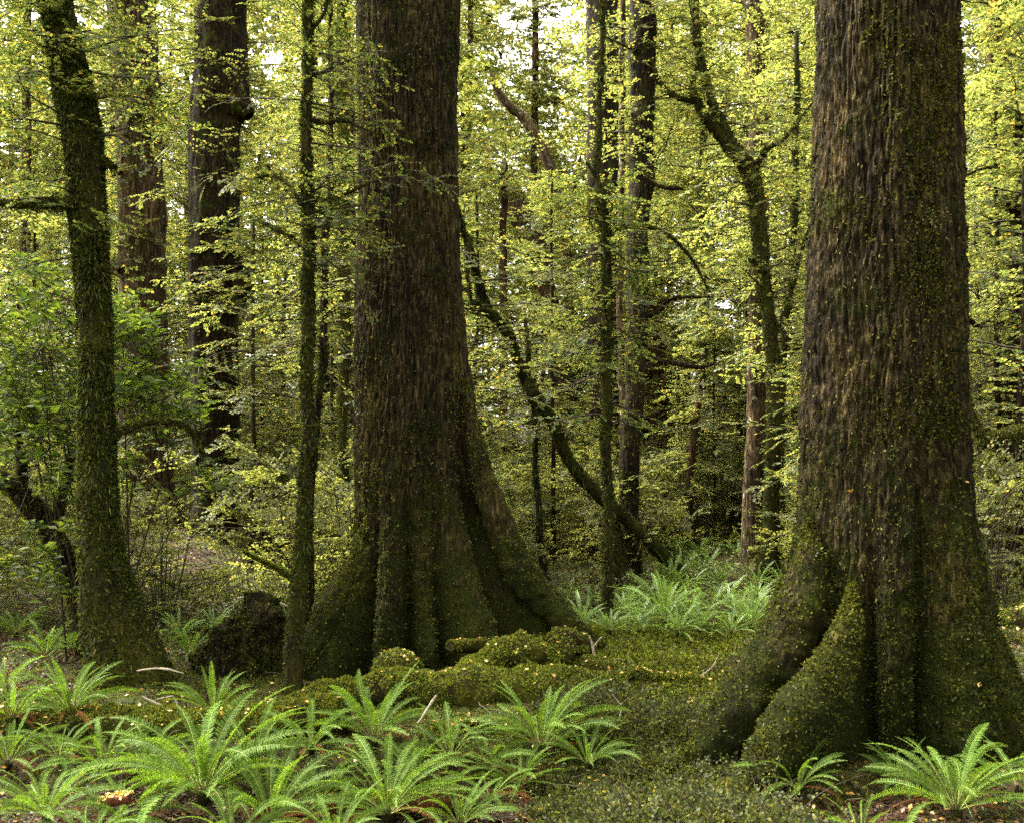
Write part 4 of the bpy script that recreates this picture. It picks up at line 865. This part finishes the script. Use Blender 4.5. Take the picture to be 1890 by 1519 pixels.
stick('long mossy dead branch across the reddish litter mound', [(235, 1060, 7), (280, 1064, 9), (320, 1082, 11), (355, 1105, 13), (388, 1130, 12)], 12.5, 'bark_moss', [[(360, 1105, 6), (400, 1070, 6), (440, 1055, 4)]], moss=3000)
stick('bleached broken twig standing between the moss mound and slim mossy log', [(1088, 1172, 4), (1094, 1195, 7), (1100, 1225, 8), (1108, 1262, 7)], 8.4, 'deadwood', [[(1094, 1195, 4), (1104, 1182, 4), (1112, 1174, 3)]])
stick('tangle of bleached white sticks left of the bluish fern', [(262, 1282, 8), (285, 1298, 11), (310, 1312, 10), (345, 1325, 7)], 7.5, 'deadwood', [[(320, 1285, 6), (328, 1300, 7), (334, 1318, 7)], [(290, 1290, 4), (320, 1284, 5)], [(330, 1318, 5), (345, 1300, 4)]])
stick('pale bare root stick lying at the foot of the bent mossy trunk', [(258, 1235, 5), (285, 1232, 6), (310, 1229, 6), (340, 1240, 4)], 7.5, 'deadwood')
stick('upright pale snapped stick against the right giant root', [(1476, 1320, 7), (1474, 1350, 10), (1470, 1380, 9)], 6.2, 'deadwood')
stick('short white peg of wood in front of the central giant', [(800, 1238, 4), (801, 1250, 8), (803, 1262, 7)], 8.0, 'deadwood')
stick('thin pale twig lying on the groundcover right of the upright fern', [(1152, 1300, 4), (1148, 1350, 5), (1150, 1400, 5), (1145, 1450, 4)], 6.9, 'deadwood', [[(1130, 1280, 3), (1152, 1310, 4)]])
stick('grey twigs crossing the hollow by the right giant\'s left root', [(1310, 1262, 5), (1330, 1270, 7), (1350, 1276, 5)], 8.0, 'deadwood', [[(1290, 1250, 3), (1315, 1230, 4), (1328, 1205, 3)]])
stick('brown curved dead frond stalk over the erect front fern', [(770, 1330, 5), (785, 1305, 7), (800, 1285, 6)], 6.4, 'deadwood')

# ------------------------------------------------------------------ ground cover (uncountable)
def ground_pts(g, n, pxr=(-120, 2020), Yr=(4.6, 16), pw=1.0):
    px = g.uniform(*pxr, n); Y = Yr[0] * (Yr[1] / Yr[0]) ** (g.random(n) ** pw); x = (px - CX) / F * Y
    return x, Y, px
g = np.random.default_rng(91)
def mossy_zone(x, Y):
    q = np.stack([x, Y, 0 * x], -1)
    v = .15 + .75 * fbm(q * .9 + 2, 3)
    v = v + .9 * np.exp(-((Y - 8.6) / 1.5) ** 2) * sstep(-3.4, -1.8, x) * (1 - .6 * sstep(2.6, 4, x))
    v = v - .9 * np.exp(-((x + 5.2) / 2.2) ** 2 - ((Y - 14.5) / 2.6) ** 2)
    v = v - .5 * (1 - sstep(5.6, 6.4, Y)) + .9 * np.exp(-((x - 1.6) / .9) ** 2 - ((Y - 6.3) / .9) ** 2)
    return v
x, Y, px = ground_pts(g, 320000); z = terrain(x, Y); k = g.random(len(x)) < np.clip(mossy_zone(x, Y), .03, 1)
x, Y, z = x[k], Y[k], z[k]; mb = MB(); n = len(x); s = .6 + Y * .06
moss_tufts(g, mb, np.stack([x, Y, z + .012], -1), np.tile([0, 0, 1.], (n, 1)), (.014, .034), .25, .75)
tag(mb.build('moss', M['moss_leaf']), 'bright green moss carpeting the bank and logs', 'moss', kind='stuff')
mb = MB(); x, Y, px = ground_pts(g, 90000, (1030, 1500), (6.6, 11)); z = terrain(x, Y); k = g.random(len(x)) < np.clip(.7 + .8 * fbm(np.stack([x, Y, 0 * x], -1) * 1.6, 3), .05, 1)
x, Y, z = x[k], Y[k], z[k]; n = len(x)
moss_tufts(g, mb, np.stack([x, Y, z + .015], -1), np.tile([0, 0, 1.], (n, 1)), (.016, .042), .3, .75)
tag(mb.build('bank_moss', M['moss_leaf']), 'soft moss mat on the bank between the two giant trunks', 'moss', kind='stuff')
mb = MB(); x, Y, px = ground_pts(g, 120000, Yr=(4.6, 20)); z = terrain(x, Y)
k = g.random(len(x)) < np.clip(.75 - mossy_zone(x, Y), .08, 1); x, Y, z = x[k], Y[k], z[k]; n = len(x)
D = g.normal(0, 1, (n, 3)) * np.array([1, 1, .3]); L = g.uniform(.022, .05, n) * (.7 + .04 * Y)
leaves(mb, np.stack([x, Y, z + g.uniform(.005, .03, n)], -1), D, np.array([0, 0, 1.]) + g.normal(0, .4, (n, 3)), L, L * .55)
tag(mb.build('leaf_litter', M['litter']), 'reddish brown dead leaves covering the ground between the plants', 'leaf litter', kind='stuff')
mb = MB(); x, Y, px = ground_pts(g, 2600, Yr=(4.8, 15)); z = terrain(x, Y) + .03; pp = [np.stack([x, Y, z], -1)]
for G in LOGG:
    p, nn = scatter_grid(g, G, 190, lambda p, nn: nn[:, 2] > .5); pp.append(p + nn * .02)
for G in (GG, GO):
    p, nn = scatter_grid(g, G, 2600, lambda p, nn: (p[:, 2] < 2.0) & (nn[:, 2] > .12)); pp.append(p[:45] + nn[:45] * .012)
p = np.concatenate(pp); n = len(p); L = g.uniform(.018, .042, n)
leaves(mb, p, g.normal(0, 1, (n, 3)) * np.array([1, 1, .35]), np.array([0, -.35, 1.]) + g.normal(0, .45, (n, 3)), L, L * .75)
tag(mb.build('fallen_leaves', M['yellow']), 'small yellow fallen leaves scattered over moss, logs and roots', 'fallen leaves', kind='stuff')
# fallen twigs littering the floor
x, Y, px = ground_pts(g, 900, Yr=(4.7, 18)); z = terrain(x, Y); n = len(x); mb = MB()
A = np.stack([x, Y, z + .012], -1)
for k in range(3):
    a = g.random(n) * 6.28 if k == 0 else a + g.normal(0, .35, n); L = g.uniform(.04, .16, n)[:, None]
    B = A + np.stack([np.cos(a), np.sin(a), g.normal(0.05, .22, n)], -1) * L; B[:, 2] = np.maximum(B[:, 2], terrain(B[:, 0], B[:, 1]) + .008)
    prisms(mb, A, B, .005 - .0012 * k, .0038 - .0012 * k, 5); A = B
tag(mb.build('fallen_twigs', M['twig_pale']), 'thin fallen twigs strewn over moss and litter', 'fallen twigs', kind='stuff')
# twiggy small-leaved groundcover
tw = MB(); lf = MB()
def cover(n, pxr, Yr, L, ls, dens=None):
    x, Y, px = ground_pts(g, n, pxr, Yr); z = terrain(x, Y)
    if dens is not None:
        k = g.random(n) < dens(x, Y); x, Y, z = x[k], Y[k], z[k]
    k = np.ones(len(x), bool)
    for fx, fy, fl in FPOS: k &= ((x - fx) ** 2 + (Y - fy + .12) ** 2) > (.36 * fl) ** 2
    for Gl in LOGG:
        cc = Gl.mean(1)[::6]; rl = np.sqrt(((Gl - Gl.mean(1, keepdims=True)) ** 2).sum(-1)).mean(1)[::6]
        for c_, r_ in zip(cc, rl): k &= ((x - c_[0]) ** 2 + (Y - c_[1]) ** 2) > (r_ + .10) ** 2
    for fx, fy, rad in ((2.65, 6.9, 1.28), (-.96, 9.2, 1.15)): k &= ((x - fx) ** 2 + (Y - fy) ** 2) > rad ** 2
    x, Y, z = x[k], Y[k], z[k]; m = len(x); hv = np.clip(.75 + .9 * fbm(np.stack([x, Y, 0 * x + 3], -1) * 1.7, 2), .3, 1.3)
    crown(g, tw, lf, np.stack([x, Y, z - .01], -1), g.random(m) * 6.28, g.uniform(*L, m) * hv, g.normal(R(55), R(18), m), 6, 5, ls, droop=.7, r0=.0025, keep=.9, flat=.6)
cover(450, (980, 1480), (4.9, 8.4), (.3, .55), .021)
cover(6000, (980, 1500), (4.7, 7.7), (.10, .30), .023, lambda x, Y: np.clip(.75 + .5 * fbm(np.stack([x, Y, 0 * x], -1) * 1.3, 2), .1, 1))
cover(6500, (-120, 2020), (4.7, 12), (.08, .24), .022, lambda x, Y: np.clip(.35 + .8 * fbm(np.stack([x, Y, 0 * x], -1) * 1.1 + 7, 2), .0, 1))
cover(9000, (-120, 2020), (9.5, 28), (.3, .8), .036, lambda x, Y: np.clip(.5 + .9 * fbm(np.stack([x, Y, 0 * x], -1) * .5 + 4, 2), .0, 1) * (1 - .8 * np.exp(-((x + 5.2) / 1.8) ** 2 - ((Y - 14.5) / 2.4) ** 2)))
o = tag(lf.build('groundcover', M['cover']), 'low tangle of tiny-leaved undergrowth covering the forest floor', 'undergrowth', kind='stuff')
tw.build('groundcover_stems', M['twig'], o)

# unseen forest canopy over and behind the camera, added to dim the foreground
def canopy():
    g = np.random.default_rng(71); lf = MB(); tw = MB(); n = 2600
    Y = g.uniform(-16, 15, n); x = g.uniform(-17, 17, n); z = np.maximum(6.5, 1.8 + .489 * (np.maximum(Y, 0) + 3) + 2.2) + g.uniform(0, 7, n)
    k = fbm(np.stack([x * .22, Y * .22, 0 * x + 5], -1), 2) > CANOPY_T
    crown(g, tw, lf, np.stack([x, Y, z], -1)[k], g.random(k.sum()) * 6.28, g.uniform(1.5, 3.2, k.sum()), g.normal(0, R(10), k.sum()), 10, 10, .13, r0=.012, twigs=False, keep=.9)
    o = tag(lf.build('shade_canopy_leaves', M['beech']), 'unseen leafy canopy added overhead to shade the giant trunks', 'canopy', kind='stuff')
    tw.build('shade_canopy_branches', M['bark_dark'], o)
CANOPY_T = .08
canopy()

def haze():
    mb = MB(); x0, x1, y0, y1, z0, z1 = -130, 130, -24, 120, -2.5, 45
    V = [(x, y, z) for z in (z0, z1) for y in (y0, y1) for x in (x0, x1)]
    mb.add(V, [[0, 2, 3, 1], [4, 5, 7, 6], [0, 1, 5, 4], [2, 6, 7, 3], [0, 4, 6, 2], [1, 3, 7, 5]])
    m, t, N, L = nt('haze'); v = N.new('ShaderNodeVolumePrincipled'); v.inputs['Color'].default_value = (.95, .95, .88, 1); v.inputs['Density'].default_value = HAZE; v.inputs['Anisotropy'].default_value = .3
    m.cycles.homogeneous_volume = True; m.cycles.volume_sampling = 'DISTANCE'
    out = N.new('ShaderNodeOutputMaterial'); L.new(v.outputs[0], out.inputs['Volume'])
    tag(mb.build('haze', m), 'faint pale damp air between the far trees', 'haze', kind='stuff')
HAZE = 0
if HAZE: haze()

# ------------------------------------------------------------------ light, sky, camera
SUN_AZ, SUN_EL = R(-62), R(52)
w = bpy.data.worlds.new('World'); SC.world = w; w.use_nodes = True
t = w.node_tree; N = t.nodes; Lk = t.links
bg = N['Background']; sky = N.new('ShaderNodeTexSky'); sky.sky_type = 'NISHITA'; sky.sun_disc = False
sky.sun_elevation = SUN_EL; sky.sun_rotation = SUN_AZ; sky.air_density = 1.0; sky.dust_density = 8.0; sky.ozone_density = .6
hs = N.new('ShaderNodeHueSaturation'); hs.inputs['Saturation'].default_value = .12
wm = N.new('ShaderNodeMix'); wm.data_type = 'RGBA'; wm.blend_type = 'MULTIPLY'; wm.inputs[0].default_value = 1; wm.inputs[7].default_value = (1, .965, .86, 1)
Lk.new(sky.outputs[0], hs.inputs['Color']); Lk.new(hs.outputs[0], wm.inputs[6]); Lk.new(wm.outputs[2], bg.inputs[0]); bg.inputs[1].default_value = .15
sl = bpy.data.lights.new('Sun', 'SUN'); sl.energy = 2.0; sl.angle = R(16); sl.color = (1, .95, .84)
so = bpy.data.objects.new('Sun', sl); COL.objects.link(so)
from mathutils import Vector
sd = Vector((math.sin(SUN_AZ) * math.cos(SUN_EL), math.cos(SUN_AZ) * math.cos(SUN_EL), math.sin(SUN_EL)))
so.rotation_euler = sd.to_track_quat('Z', 'Y').to_euler(); so.location = (0, 0, 40)
cd = bpy.data.cameras.new('Camera'); co = bpy.data.objects.new('Camera', cd); COL.objects.link(co)
cd.sensor_width = 36; cd.lens = 36 * F / 1890; cd.shift_y = (HY - 759.5) / 1890; cd.clip_end = 2000
co.location = (0, 0, CH); co.rotation_euler = (R(90), 0, 0); SC.camera = co
SC.view_settings.view_transform = 'Standard'; SC.view_settings.look = 'None'; SC.view_settings.gamma = 1; SC.view_settings.exposure = 3.1
SC.render.engine = 'CYCLES'; SC.cycles.max_bounces = 12; SC.cycles.diffuse_bounces = 8; SC.cycles.glossy_bounces = 1; SC.cycles.transmission_bounces = 8; SC.cycles.sample_clamp_indirect = .6; SC.cycles.sample_clamp_direct = 2
SC.cycles.use_denoising = False; SC.cycles.caustics_reflective = False; SC.cycles.caustics_refractive = False
